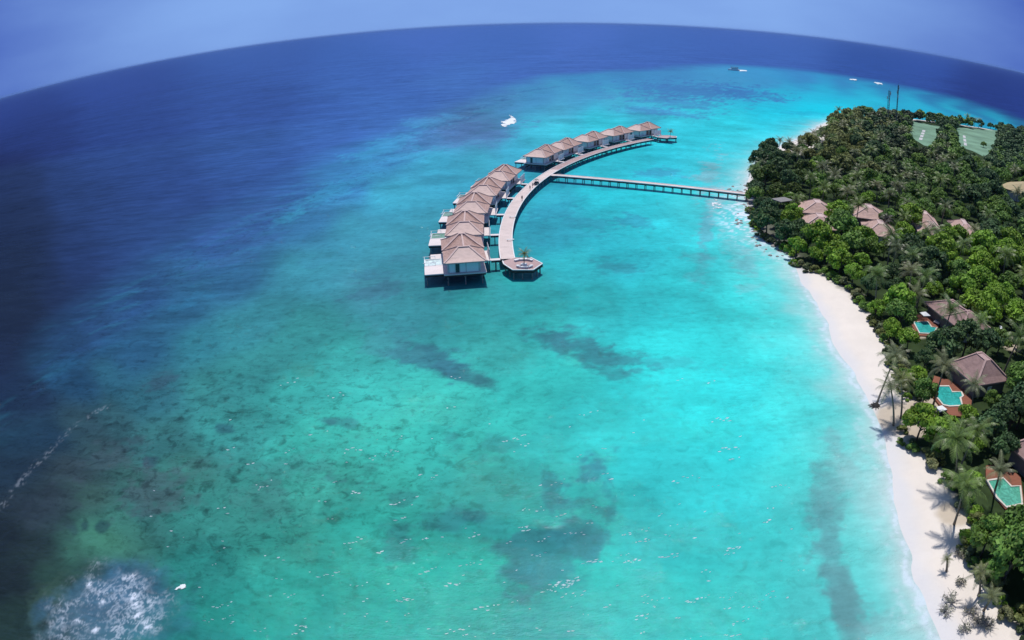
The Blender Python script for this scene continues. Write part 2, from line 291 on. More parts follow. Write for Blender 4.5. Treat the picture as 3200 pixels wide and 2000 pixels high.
# beds of coral and sea grass under the water: x, y, half width, half height, turn (deg), colour, strength, raggedness
BEDS = [
 (1640, 214, 150, 19, 3, (66, 120, 180), .85, .5), (1770, 222, 90, 12, 8, (62, 122, 184), .75, .4), (1600, 240, 110, 14, 8, (72, 132, 188), .75, .5), (1530, 262, 75, 9, 6, (70, 140, 190), .7, .5), (1600, 268, 60, 9, 6, (72, 134, 190), .6, .5), (1450, 225, 80, 9, 0, (76, 140, 190), .5, .6), (1900, 268, 60, 5, 2, (30, 160, 196), .5, .5), (1880, 292, 45, 5, 2, (40, 170, 200), .45, .5),
 (1080, 320, 120, 24, -8, (86, 122, 178), .6, .6), (960, 345, 80, 18, -18, (72, 130, 188), .45, .6), (1020, 285, 60, 12, -10, (74, 160, 204), .5, .6), (900, 350, 70, 16, -22, (66, 168, 212), .6, .7), (760, 470, 80, 15, -24, (60, 160, 200), .55, .8), (690, 510, 40, 8, -24, (66, 176, 208), .5, .8),
 (430, 720, 70, 14, -24, (50, 130, 170), .4, 1.0), (230, 830, 90, 16, -34, (36, 88, 130), .35, 1.1), (150, 860, 50, 10, -38, (40, 96, 136), .25, 1.2), (590, 520, 90, 26, -24, (58, 92, 160), .4, .7), (560, 600, 90, 18, -22, (58, 92, 150), .35, .8),
 (1550, 408, 52, 11, 2, (62, 158, 196), .8, .5), (1500, 523, 45, 13, 8, (54, 156, 184), .75, .7), (1400, 528, 45, 14, 5, (54, 160, 184), .65, .8), (1380, 555, 35, 9, 5, (54, 166, 188), .5, .8), (1440, 632, 60, 17, 8, (54, 148, 164), .75, .6), (1500, 345, 30, 5, 0, (56, 176, 200), .5, .6), (1700, 410, 60, 8, 0, (66, 190, 208), .4, .7), (1420, 440, 60, 8, 3, (52, 160, 186), .5, .7),
 (870, 685, 58, 18, -6, (66, 122, 144), .75, .6), (885, 650, 46, 10, -4, (62, 130, 154), .6, .7), (960, 610, 50, 10, -8, (66, 138, 160), .5, .7), (1060, 690, 60, 20, 0, (50, 128, 140), .45, .7), (740, 620, 60, 14, -14, (60, 136, 164), .4, .7), (800, 660, 50, 12, -12, (64, 140, 160), .4, .7),
 (1010, 845, 78, 30, 14, (58, 116, 134), .95, .45), (1060, 868, 34, 14, 10, (58, 116, 134), .7, .6), (900, 800, 70, 40, 10, (70, 150, 158), .65, .6), (940, 780, 40, 22, 10, (66, 146, 160), .4, .6), (1118, 888, 30, 14, 16, (56, 124, 132), .95, .4), (1148, 905, 24, 14, 14, (58, 126, 132), .85, .5),
 (1310, 800, 50, 14, 10, (56, 132, 142), .95, .5), (1390, 825, 80, 32, 14, (58, 128, 140), .95, .55), (1470, 845, 70, 26, 18, (58, 134, 144), .9, .6), (1440, 868, 45, 20, 24, (60, 150, 156), .7, .8), (1560, 856, 70, 12, 2, (56, 176, 182), .6, .7),
 (1415, 1108, 46, 46, 20, (58, 134, 150), .95, .5), (1430, 1160, 32, 28, 10, (58, 140, 152), .8, .6), (1310, 1175, 55, 48, 0, (56, 132, 142), .9, .7), (1370, 1190, 60, 40, 0, (56, 144, 152), .75, .8), (1442, 1212, 26, 22, 0, (54, 136, 144), .9, .5), (1290, 1300, 95, 68, -14, (58, 126, 136), .9, .5), (1360, 1260, 50, 60, 0, (58, 136, 146), .7, .6), (1240, 1345, 60, 34, 0, (58, 136, 142), .7, .7), (1330, 1350, 60, 40, 10, (58, 150, 156), .7, .7),
 (1070, 1225, 44, 26, -4, (58, 142, 146), .8, .7), (1120, 1218, 26, 16, 0, (54, 130, 136), .9, .6), (940, 1285, 36, 34, 0, (56, 132, 134), .75, .6), (950, 1175, 24, 15, 0, (58, 142, 138), .75, .6), (1075, 1035, 30, 22, 10, (60, 146, 146), .75, .8), (1165, 1050, 34, 15, 0, (60, 154, 152), .65, .9), (1150, 1085, 30, 12, 0, (60, 156, 152), .55, .9), (1180, 1235, 60, 24, 0, (60, 152, 152), .4, .8),
 (380, 905, 32, 15, -18, (52, 82, 100), .8, .6), (525, 1010, 20, 11, 0, (44, 96, 106), .95, .4), (357, 1090, 17, 12, -10, (46, 74, 86), .9, .4), (318, 1040, 14, 8, 0, (50, 78, 88), .7, .5), (240, 1245, 14, 16, 0, (42, 80, 80), .95, .4), (200, 1240, 11, 13, 0, (44, 78, 80), .9, .4), (175, 1250, 14, 12, 0, (48, 74, 80), .7, .4), (330, 1160, 90, 40, -10, (72, 84, 96), .6, .8), (420, 1180, 50, 24, 0, (74, 104, 108), .5, .8), (240, 1090, 80, 30, -20, (66, 82, 92), .5, .8), (700, 1110, 120, 36, 0, (70, 140, 136), .5, .9), (780, 1130, 36, 14, 0, (60, 110, 116), .6, .8), (820, 1000, 50, 10, 4, (56, 128, 130), .75, .9), (780, 1000, 14, 8, 0, (52, 110, 116), .8, .5), (650, 1190, 60, 44, 10, (72, 128, 124), .4, .9), (480, 1100, 60, 24, 0, (70, 112, 112), .45, .9), (130, 1200, 70, 50, -30, (48, 56, 68), .5, .8), (120, 1420, 40, 60, 30, (70, 96, 78), .55, .9), (60, 1350, 40, 40, 0, (32, 34, 42), .6, .8), (255, 1450, 150, 85, -14, (66, 112, 146), .5, .15), (370, 1440, 60, 70, 10, (52, 124, 140), .35, .4), (250, 1400, 120, 50, -20, (70, 116, 148), .35, .2),
 (1950, 1165, 24, 80, 2, (84, 160, 164), .7, -.02), (1955, 1260, 24, 80, -6, (80, 150, 156), .75, -.02), (1970, 1350, 26, 80, -12, (78, 138, 144), .8, -.02), (1990, 1430, 30, 80, -14, (76, 124, 132), .8, -.02), (2015, 1500, 36, 80, -14, (76, 112, 120), .85, -.02),
 (1960, 1150, 30, 55, -8, (86, 172, 172), .7, .8), (1950, 1220, 32, 70, 0, (82, 158, 162), .75, .8), (1965, 1300, 34, 70, -10, (80, 146, 152), .8, .8), (1985, 1380, 36, 70, -14, (80, 136, 142), .85, .8), (2005, 1460, 42, 70, -14, (78, 116, 124), .95, .6), (2050, 1490, 50, 40, 0, (96, 150, 156), .6, .8), (1975, 1055, 16, 28, -20, (110, 178, 184), .7, .7), (2000, 1110, 18, 40, -16, (112, 186, 190), .6, .8), (2040, 1160, 26, 60, -16, (120, 196, 196), .5, .8),
 (1668, 540, 14, 66, 4, (104, 166, 188), .8, .8), (1655, 620, 24, 34, 10, (84, 186, 194), .6, .9), (1672, 420, 22, 40, 10, (146, 186, 200), .7, .9), (1745, 600, 24, 60, -24, (130, 196, 204), .5, .9), (1770, 610, 22, 26, -20, (104, 170, 186), .5, .9), (1690, 480, 20, 24, 0, (170, 196, 208), .8, .9), (1300, 500, 60, 16, -20, (46, 150, 176), .5, .7), (1270, 540, 30, 40, -10, (46, 148, 170), .5, .7), (1340, 430, 60, 10, -14, (46, 150, 178), .5, .6),
]
_deep = sstep(165, 90, PTS[:, 3])[:, None]
_sh = sstep(150, 200, PTS[:, 3])[:, None]
PTS[:, 2:5] *= 1 + _sh * np.array([[-.10, .018, .012]])
SEABASE = lin(PTS[:, 2:5] * (1 - _deep * np.array([[.07, .06, .13]])))
# the reef drop-off: x, y on the sheet and half the width of the change from deep to shallow
EDGE = np.array([(-150, 1130, 40), (-20, 960, 44), (45, 850, 46), (100, 785, 48), (190, 718, 50), (290, 658, 52), (400, 590, 54), (520, 518, 54), (640, 456, 52), (745, 402, 50), (830, 362, 46), (920, 318, 42), (1010, 272, 32), (1100, 238, 24), (1200, 207, 18), (1320, 181, 14), (1450, 168, 11), (1600, 160, 9), (1750, 159, 8), (1880, 166, 8), (2000, 181, 7), (2120, 201, 7), (2240, 226, 8), (2340, 256, 9), (2430, 287, 10), (2650, 360, 12)], float)
def edge_side(px, py):
    best = np.full(px.shape, 1e18); val = np.zeros(px.shape)
    for a, b in zip(EDGE[:-1], EDGE[1:]):
        e_ = b[:2] - a[:2]; t = np.clip(((px - a[0]) * e_[0] + (py - a[1]) * e_[1]) / (e_ @ e_), 0, 1)
        dx = px - a[0] - t * e_[0]; dy = py - a[1] - t * e_[1]; d2 = dx * dx + dy * dy; m = d2 < best
        sg = np.sign(e_[0] * (py - a[1]) - e_[1] * (px - a[0])); best = np.where(m, d2, best); val = np.where(m, sg * np.sqrt(d2) / (a[2] + t * (b[2] - a[2])), val)
    return val
SEABASE *= np.where((PTS[:, 0] < 750) & (edge_side(PTS[:, 0], PTS[:, 1]) < 0), .86, 1.0)[:, None]
DEEP = edge_side(PTS[:, 0], PTS[:, 1]) < -.35
SHAL = edge_side(PTS[:, 0], PTS[:, 1]) > .2
def idw(px, py, sel, soft):
    num = np.zeros((len(px), 3)); den = np.zeros(len(px))
    for p, c in zip(PTS[sel], SEABASE[sel]):
        d2 = (px - p[0]) ** 2 + ((py - p[1]) * 1.5) ** 2
        k = 1 / (d2 + soft ** 2) ** 2.2; num += k[:, None] * np.sqrt(c); den += k
    return (num / den[:, None]) ** 2
def chart_colour(X, Y, sdf):
    r = np.hypot(X, Y)
    w = np.minimum(r * 0.05, 30) + 0.4
    wx = X + w * fbm(X / (w * 5), Y / (w * 5), 5); wy = Y + w * 1.6 * fbm(X / (w * 5) + 31, Y / (w * 5) + 7, 5)
    px, py = project(np.c_[wx, wy, np.zeros(len(X))]); px = np.clip(px / K, -150, 2570); py = np.clip(py / K, 60, 1660)
    ed = edge_side(px, py) + .35 * fbm(X / 25, Y / 25, 5, .6) * sstep(900, 300, r)
    kd = sstep(-1.0, 1.0, ed)[:, None]
    col = idw(px, py, DEEP, 95) * (1 - kd) + idw(px, py, SHAL, 50) * kd
    ca, sa = math.cos(R_(52)), math.sin(R_(52)); al = X * ca + Y * sa; ac = -X * sa + Y * ca
    st = fbm(al / 30, ac / 7, 5, .62); st2 = fbm(al / 11 + 40, ac / 4 + 9, 5, .6); zone = np.exp(-((ed - 1.1) / .9) ** 2) * sstep(900, 450, r) * (.3 + .7 * sstep(120, 200, r))
    k_ = (zone * sstep(85, 150, r) * (.42 * sstep(.12, .45, st) + .30 * sstep(.1, .45, st2)))[:, None]; col = col * (1 - k_) + (col * .35 + lin((58, 160, 186)) * .65) * k_
    k_ = (zone * .45 * sstep(.1, .45, -st + .2 * st2))[:, None]; col = col * (1 - k_) + lin((44, 84, 142)) * k_
    n1 = fbm(X / 9, Y / 9, 6, 0.6); n2 = fbm(X / 2.2 + 9, Y / 2.2, 4, 0.6)
    qx, qy = project(np.c_[X, Y, np.zeros(len(X))]); qx = qx / K; qy = qy / K
    for (cx, cy, a, b, rot, c, s, rag) in BEDS:
        t = R_(rot); m = np.nonzero((np.abs(qx - cx) < 2.2 * max(a, b)) & (np.abs(qy - cy) < 2.2 * max(a, b)))[0]
        if not len(m): continue
        dx = qx[m] - cx; dy = qy[m] - cy
        u = (dx * math.cos(t) + dy * math.sin(t)) / a; v = (-dx * math.sin(t) + dy * math.cos(t)) / b
        d = np.sqrt(u * u + v * v) + (.35 + rag) * (1.25 * n1[m] + 1.0 * n2[m])
        k = s * .86 * sstep(1.42, 0.45, d)
        col[m] = col[m] * (1 - k[:, None]) + lin(c) * k[:, None]
    # ragged coral heads over the reef flat, mottled sand elsewhere
    reef = np.exp(-((px - 430) / 330) ** 2 - ((py - 1080) / 260) ** 2) + .55 * np.exp(-((px - 900) / 300) ** 2 - ((py - 1130) / 260) ** 2)
    near = sstep(330, 160, r); mid = sstep(650, 380, r)
    heads = sstep(.12, .55, fbm(X / 2.6 + 50, Y / 2.6, 6, .62) + .25 * fbm(X / 17, Y / 17 + 60, 3)) * np.clip(reef, 0, 1) * near
    col *= (1 - .42 * heads)[:, None]
    blot = fbm(X / 14 + 3, Y / 14 + 80, 6, .62); fine = fbm(X / 1.3, Y / 1.3 + 40, 4, .6)
    shallow = sstep(.05, .25, col[:, 1])
    col *= (1 + shallow * (mid * .34 * blot + near * .12 * fine + mid * .2 * fbm(X / 34 + 3, Y / 34 + 8, 4)))[:, None]
    far = fbm(X / 60 + 3, Y / 110, 5, .6); col *= (1 + .10 * far * sstep(2500, 900, r))[:, None]
    # pale, milky water over the beach toe
    off = np.clip(-sdf, 0, 60); rocky = np.exp(-((Y - 200) / 26) ** 2)
    nn = fbm(X / 7, Y / 7 + 15, 4)
    k = np.clip(.92 * np.exp(-(off * (1 + .6 * nn) / 4.2) ** 1.2) + .10 * np.exp(-off / 9), 0, 1) * (1 - .45 * rocky)
    k *= sstep(520, 420, Y)
    k2 = (.42 * np.exp(-off / 17) * sstep(520, 420, Y))[:, None]; col = col * (1 - k2) + lin((128, 238, 236)) * k2
    col = col * (1 - k[:, None]) + lin((205, 228, 229)) * k[:, None]
    global REEF
    lag = sstep(.2, 1.2, ed) * sstep(700, 300, r)
    REEF = np.clip(np.clip(reef, 0, 1) + .30 * lag + .35 * zone, 0, 1) * (1 - np.clip(k[:, 0] * 1.4, 0, 1) if k.ndim == 2 else 1 - np.clip(k * 1.4, 0, 1)) * sstep(2, 14, off) * np.clip(ed + 1.1, 0, 1)
    return col / ILLUM
f5 = lambda x, y: (x * .4959, 1300 + y * .4959)
SURF = [(150, 1430), (220, 1250), (320, 1140), (450, 1020), (560, 925), (690, 900), (770, 955), (880, 905), (1010, 950), (1080, 1070), (1110, 1210), (1040, 1300), (1070, 1440), (900, 1700), (100, 1700)]
SURF_CORES = [(830, 1000, .75), (760, 960, .5), (840, 1140, .55), (860, 1190, .55), (872, 1250, .6), (930, 1320, .7), (985, 1360, .6), (300, 1200, .5), (985, 970, .45), (640, 1180, .5), (480, 1300, .5), (560, 1060, .4), (600, 1350, .5)]
def foam_amount(X, Y, sdf):
    off = -sdf; n = fbm(X / 5, Y / 5, 5, .6); n2 = fbm(X / 1.2, Y / 1.2, 4, .6)
    f = .55 * sstep(1.3, .0, np.abs(off - .6 - 1.8 * n)) * sstep(-.45, .35, n2 + .1)
    f += .25 * sstep(1.3, .0, np.abs(off - 3.2 - 3.0 * n)) * sstep(-.1, .5, n2)
    rocky = np.exp(-((Y - 205) / 32) ** 2) * sstep(16, 3, off)
    f += 1.0 * rocky * sstep(-.05, .35, n2 + .5 * n)
    f = np.clip(f, 0, 1) * sstep(520, 430, Y)
    near = np.nonzero(np.hypot(X, Y) < 150)[0]; x, y = X[near], Y[near]
    P = np.array([at(*f5(*q)) for q in SURF]); d = seg_sdf(x, y, P)
    wx = x + .6 * fbm(x / 1.2, y / 1.2, 4); wy = y + .6 * fbm(x / 1.2 + 8, y / 1.2 + 3, 4)
    rid = 1 - np.abs(fbm(wx / .9, wy / .7, 4, .6)) * 4.2; big = fbm(x / 3.2 + 4, y / 3.2, 4, .6)
    core = np.zeros(len(x))
    for cx, cy, rr in SURF_CORES:
        q = at(*f5(cx, cy)); core = np.maximum(core, np.exp(-((x - q[0]) ** 2 + (y - q[1]) ** 2) / rr ** 2))
    body = sstep(-.8, 5.5, d + 3.2 * big)
    g = body * np.clip(.03 + .36 * np.clip(rid, 0, 1) * (.6 + 1.3 * big) + .7 * core * (.35 + .9 * np.clip(rid + .2, 0, 1)), 0, .92)
    ln = np.full(len(x), 1e9); L_ = [at(u * K, v * K) for u, v in ((-30, 1225), (10, 1190), (60, 1120), (110, 1072), (160, 1020), (205, 985), (250, 962))]
    for a, b in zip(L_[:-1], L_[1:]):
        e_ = b - a; t = np.clip(((x - a[0]) * e_[0] + (y - a[1]) * e_[1]) / (e_ @ e_), 0, 1); ln = np.minimum(ln, np.hypot(x - a[0] - t * e_[0], y - a[1] - t * e_[1]))
    g = np.maximum(g, .15 * sstep(1.3, .1, ln + .9 * fbm(x / 1.5, y / 1.5, 4)) * sstep(.05, .35, fbm(x / .45, y / .45 + 5, 4, .6) + .3 * big))
    f[near] = np.maximum(f[near], g); return f

dep = np.concatenate([[0.05, 0.1], np.arange(0.16, 54.0, 0.082), np.arange(55, 90, 5), [89.9]])
az = np.concatenate([np.arange(-64, 60.01, 0.17), np.arange(64, 296, 6)])
SX, SY = polar_grid(az, dep); shp = SX.shape
SX = SX.ravel(); SY = SY.ravel()
SHORE = smooth(SHORE, 5, .9); VEG = smooth(VEG, 3)
ssdf = np.full(SX.shape, -200.0); nearm = (SX > 0) & (SX < 800) & (SY > -100) & (SY < 700)
ssdf[nearm] = seg_sdf(SX[nearm], SY[nearm], SHORE)

def sea_material():
    m, nt, N, L, b = new_mat('sea_water')
    a = N.new('ShaderNodeAttribute'); a.attribute_name = 'sea_colour'
    f = N.new('ShaderNodeAttribute'); f.attribute_name = 'foam'
    tc = N.new('ShaderNodeTexCoord')
    mx = N.new('ShaderNodeMix'); mx.data_type = 'RGBA'; L.new(f.outputs['Fac'], mx.inputs['Factor'])
    rf = N.new('ShaderNodeAttribute'); rf.attribute_name = 'reef'
    def noise(sc, det, ro, scale=(1, 1, 1), rot=0, dist=0):
        mp_ = N.new('ShaderNodeMapping'); mp_.inputs['Scale'].default_value = scale; mp_.inputs['Rotation'].default_value = (0, 0, R_(rot)); L.new(tc.outputs['Object'], mp_.inputs['Vector'])
        q = N.new('ShaderNodeTexNoise'); q.inputs['Scale'].default_value = sc; q.inputs['Detail'].default_value = det; q.inputs['Roughness'].default_value = ro; q.inputs['Distortion'].default_value = dist; L.new(mp_.outputs[0], q.inputs['Vector']); return q.outputs['Fac']
    def rng_(src, a_, b_, c_, d_):
        q = N.new('ShaderNodeMapRange'); q.interpolation_type = 'SMOOTHSTEP'
        for kk, vv in zip(('From Min', 'From Max', 'To Min', 'To Max'), (a_, b_, c_, d_)): q.inputs[kk].default_value = vv
        L.new(src, q.inputs['Value']); return q.outputs[0]
    def mth(op, x_, y_):
        q = N.new('ShaderNodeMath'); q.operation = op
        for i_, v_ in enumerate((x_, y_)):
            if isinstance(v_, (int, float)): q.inputs[i_].default_value = v_
            else: L.new(v_, q.inputs[i_])
        return q.outputs[0]
    heads = rng_(noise(.42, 8, .66, dist=.6), .50, .66, 0, 1); heads2 = rng_(noise(1.3, 6, .62), .54, .68, 0, .7); gaps = rng_(noise(.16, 7, .6, (1, .7, 1)), .56, .70, 0, 1)
    dark = mth('MULTIPLY', mth('MAXIMUM', heads, heads2), rf.outputs['Fac'])
    lum = mth('SUBTRACT', mth('ADD', 1.0, mth('MULTIPLY', mth('MULTIPLY', gaps, rf.outputs['Fac']), .22)), mth('MULTIPLY', dark, .46))
    lum = mth('MULTIPLY', lum, rng_(noise(.9, 5, .6, (.35, 1, 1), 14), .3, .7, .94, 1.06))  # fine ripple shading put into the water's colour
    sepc = N.new('ShaderNodeSeparateColor'); L.new(a.outputs['Color'], sepc.inputs[0]); deep = rng_(sepc.outputs['Green'], .06, .26, 1, 0)
    swell_shade = mth('ADD', mth('MULTIPLY', rng_(noise(.24, 7, .66, (.28, 1, 1), 16), .34, .66, -1, 1), .17), mth('MULTIPLY', rng_(noise(.035, 6, .62, (.3, 1, 1), 12), .34, .66, -1, 1), .10))  # light and dark of the waves put into the deep water's colour
    lum = mth('MULTIPLY', lum, mth('ADD', 1.0, mth('MULTIPLY', swell_shade, deep)))
    lum = mth('MULTIPLY', lum, rng_(noise(.13, 5, .6, (.5, 1, 1), 14), .3, .7, .95, 1.05))
    sc_ = N.new('ShaderNodeVectorMath'); sc_.operation = 'SCALE'; L.new(a.outputs['Color'], sc_.inputs[0]); L.new(lum, sc_.inputs['Scale'])
    L.new(sc_.outputs[0], mx.inputs[6]); mx.inputs[7].default_value = (.64, .71, .84, 1)
    L.new(mx.outputs[2], b.inputs['Base Color'])
    b.inputs['Specular IOR Level'].default_value = 0
    rr = N.new('ShaderNodeMapRange'); rr.inputs['To Min'].default_value = .05; rr.inputs['To Max'].default_value = .8
    L.new(f.outputs['Fac'], rr.inputs['Value'])
    gl = N.new('ShaderNodeBsdfGlossy'); L.new(rr.outputs[0], gl.inputs['Roughness']); fr = N.new('ShaderNodeFresnel'); fr.inputs['IOR'].default_value = 1.33
    mn = N.new('ShaderNodeMath'); mn.operation = 'MINIMUM'; mn.inputs[1].default_value = .075; L.new(fr.outputs[0], mn.inputs[0])
    ms = N.new('ShaderNodeMixShader'); L.new(mn.outputs[0], ms.inputs[0]); L.new(b.outputs[0], ms.inputs[1]); L.new(gl.outputs[0], ms.inputs[2]); L.new(ms.outputs[0], N['Material Output'].inputs['Surface'])
    mp = N.new('ShaderNodeMapping'); mp.inputs['Scale'].default_value = (.55, 1.0, 1); mp.inputs['Rotation'].default_value = (0, 0, R_(12))
    L.new(tc.outputs['Object'], mp.inputs['Vector'])
    n1 = N.new('ShaderNodeTexNoise'); n1.inputs['Scale'].default_value = .55; n1.inputs['Detail'].default_value = 6; n1.inputs['Roughness'].default_value = .62
    L.new(mp.outputs[0], n1.inputs['Vector'])
    n2 = N.new('ShaderNodeTexNoise'); n2.inputs['Scale'].default_value = .07; n2.inputs['Detail'].default_value = 4; L.new(mp.outputs[0], n2.inputs['Vector'])
    b1 = N.new('ShaderNodeBump'); b1.inputs['Strength'].default_value = 1.0; b1.inputs['Distance'].default_value = .62
    pw = N.new('ShaderNodeMath'); pw.operation = 'MULTIPLY'; L.new(n1.outputs['Fac'], pw.inputs[0])
    g = N.new('ShaderNodeMapRange'); g.inputs['From Min'].default_value = .35; g.inputs['From Max'].default_value = .68; g.inputs['To Min'].default_value = .25; g.inputs['To Max'].default_value = 1.2
    L.new(n2.outputs['Fac'], g.inputs['Value']); L.new(g.outputs[0], pw.inputs[1])
    L.new(pw.outputs[0], b1.inputs['Height']); L.new(b1.outputs[0], b.inputs['Normal']); L.new(b1.outputs[0], gl.inputs['Normal']); L.new(b1.outputs[0], fr.inputs['Normal'])
    return m
sea_cols = chart_colour(SX, SY, ssdf)
sea = link('sea', np_mesh('sea', np.c_[SX, SY, np.zeros(len(SX))], grid_faces(*shp, wrap=True)[:, ::-1], sea_material(),
           {'sea_colour': ('FLOAT_COLOR', sea_cols), 'reef': ('FLOAT', REEF), 'foam': ('FLOAT', foam_amount(SX, SY, ssdf))}))
tag(sea, 'deep blue ocean turning turquoise over the shallow reef', kind='structure')

# ------------------------------------------------------------------ island ground
POOLS = {}
def island_material():
    m, nt, N, L, b = new_mat('beach_sand')
    a = N.new('ShaderNodeAttribute'); a.attribute_name = 'soil'
    L.new(a.outputs['Color'], b.inputs['Base Color']); b.inputs['Roughness'].default_value = .95; b.inputs['Specular IOR Level'].default_value = .1
    tc = N.new('ShaderNodeTexCoord'); n = N.new('ShaderNodeTexNoise'); n.inputs['Scale'].default_value = 1.2; n.inputs['Detail'].default_value = 6
    L.new(tc.outputs['Object'], n.inputs['Vector']); bp = N.new('ShaderNodeBump'); bp.inputs['Strength'].default_value = .5; bp.inputs['Distance'].default_value = .15
    L.new(n.outputs['Fac'], bp.inputs['Height']); L.new(bp.outputs[0], b.inputs['Normal']); return m
azi = np.arange(3, 112, 0.2); depi = np.concatenate([np.arange(5.0, 54, 0.12), np.arange(54, 80, 1.5)])
GX, GY = polar_grid(azi, depi); gs = GX.shape; GX = GX.ravel(); GY = GY.ravel()
gsdf = seg_sdf(GX, GY, SHORE); vsdf = seg_sdf(GX, GY, VEG)
def ground_z(sd): return np.where(sd > 0, 1.25 * (1 - np.exp(-np.maximum(sd, 0) / 7.0)), np.maximum(sd * .14, -1.5))
GZ = ground_z(gsdf) + .05 * fbm(GX / 3, GY / 3, 3) * sstep(0, 3, gsdf)
nA = fbm(GX / 6, GY / 6, 5); nB = fbm(GX / 1.5, GY / 1.5, 4)
sand = np.outer(1 + .05 * nA + .04 * nB, lin((241, 231, 222)))
wet = sstep(4.2, .2, gsdf + 2.0 * nA); sand = sand * (1 - .75 * wet[:, None]) + np.outer(.75 * wet, lin((226, 226, 230)))
soil = np.outer(1 + .5 * nA + .3 * nB, (.03, .05, .018))
k = sstep(-.5, 2.5, vsdf + 2.2 * nA + 1.2 * nB)[:, None]
gcol = sand / 1.22 * (1 - k) + soil * k
rk = (np.exp(-((GY - 205) / 30) ** 2) * sstep(9, 1, gsdf + 3 * nA))[:, None]
gcol = gcol * (1 - .6 * rk) + np.outer(1 + .3 * nB, (.36, .33, .33)) * .6 * rk
# sandy clearings and paths between the bungalows
def clearing(px, py, rad, s=.9):
    global gcol
    c = at(px, py, 1.2); d = np.hypot(GX - c[0], GY - c[1]) + 1.5 * nA * rad * .3
    kk = (s * sstep(rad, rad * .6, d))[:, None]; gcol = gcol * (1 - kk) + np.outer(1 + .1 * nA, (.50, .42, .33)) * kk
for p in [(3150, 1065, 4), (3165, 1085, 3), (2960, 1255, 5), (2900, 1270, 4), (2830, 1300, 6), (2985, 1600, 4), (2320 + 760, 845, 3), (2860, 1040, 3), (3010, 850, 3), (2830, 480, 3)]: clearing(*p)
Fg = grid_faces(*gs); keep = (gsdf[Fg] > -9).any(1) & (gsdf[Fg] < 400).all(1); Fg = Fg[keep]
used = np.unique(Fg); remap = np.full(len(GX), -1); remap[used] = np.arange(len(used))
isl = link('beach', np_mesh('beach', np.c_[GX, GY, GZ][used], remap[Fg][:, ::-1], island_material(), {'soil': ('FLOAT_COLOR', gcol[used])}))
tag(isl, 'pale sand beach and forest floor of the island', kind='structure')
_lx, _ly = np.meshgrid(np.arange(40, 700.0), np.arange(-70, 620.0))
LOOK = {id(p): seg_sdf(_lx.ravel(), _ly.ravel(), p).reshape(_lx.shape) for p in (SHORE, VEG)}
def in_poly(x, y, poly):
    T = LOOK[id(poly)]; fx = min(max(x - 40, 0), 658.99); fy = min(max(y + 70, 0), 688.99); i, j = int(fy), int(fx); a, b = fx - j, fy - i
    return float((T[i, j] * (1 - a) + T[i, j + 1] * a) * (1 - b) + (T[i + 1, j] * (1 - a) + T[i + 1, j + 1] * a) * b)
def gz(x, y): return float(ground_z(np.array([in_poly(x, y, SHORE)]))[0])
for i, fpoly in enumerate(FIELDS):
    mb = MB(); mb.prism(fpoly, 1.15, 1.36); f_ = part('field', mb, MT['turf'], None)
    tag(f_, ['grassy playing field beyond the palms', 'second grassy field near the far shore'][i], kind='structure')

# ------------------------------------------------------------------ two-unit hip roofs
def hip(mb, x0, x1, y0, y1, ze, ridge, zr, m_front, m_side, th=.28):
    """hip roof with eave rectangle and a short ridge (two points), slightly flared, with a thatch edge"""
    (rx0, ry0), (rx1, ry1) = ridge
    E = [(x0, y0), (x1, y0), (x1, y1), (x0, y1)]
    mid = []
    tops = [(rx0, ry0), (rx1, ry0), (rx1, ry1), (rx0, ry1)]
    for (ex, ey), (tx, ty) in zip(E, tops): mid.append((ex + (tx - ex) * .3, ey + (ty - ey) * .3))
    V = [(x, y, ze - th) for x, y in E] + [(x, y, ze) for x, y in E] + [(x, y, ze + (zr - ze) * .24) for x, y in mid] + [(x, y, zr) for x, y in tops]
    faces = [(3, 2, 1, 0)]; ms = [m_side]
    for i in range(4):
        j = (i + 1) % 4
        faces += [(i, j, 4 + j, 4 + i), (4 + i, 4 + j, 8 + j, 8 + i), (8 + i, 8 + j, 12 + j, 12 + i)]
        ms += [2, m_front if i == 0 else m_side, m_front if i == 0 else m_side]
    faces += [(12, 13, 14, 15)]; ms += [2]
    o = len(mb.v); mb.v += V
    for f, m in zip(faces, ms): mb.f.append(tuple(i + o for i in f)); mb.m.append(m)
    return V
def caps(V):
    mb = MB()
    for i in range(4):
        a, b, c = Vector(V[4 + i]), Vector(V[8 + i]), Vector(V[12 + i]); up = Vector((0, 0, .05))
        mb.bar(a + up, b + up, .42, .16); mb.bar(b + up, c + up, .42, .16)
    a, b = Vector(V[12]), Vector(V[13]); mb.bar(a + Vector((0, 0, .06)), b + Vector((0, 0, .06)), .5, .2)
    mb.bar(Vector(V[12]) + Vector((0, 0, .04)), Vector(V[15]) + Vector((0, 0, .04)), .3, .12); mb.bar(Vector(V[13]) + Vector((0, 0, .04)), Vector(V[14]) + Vector((0, 0, .04)), .3, .12)
    return mb
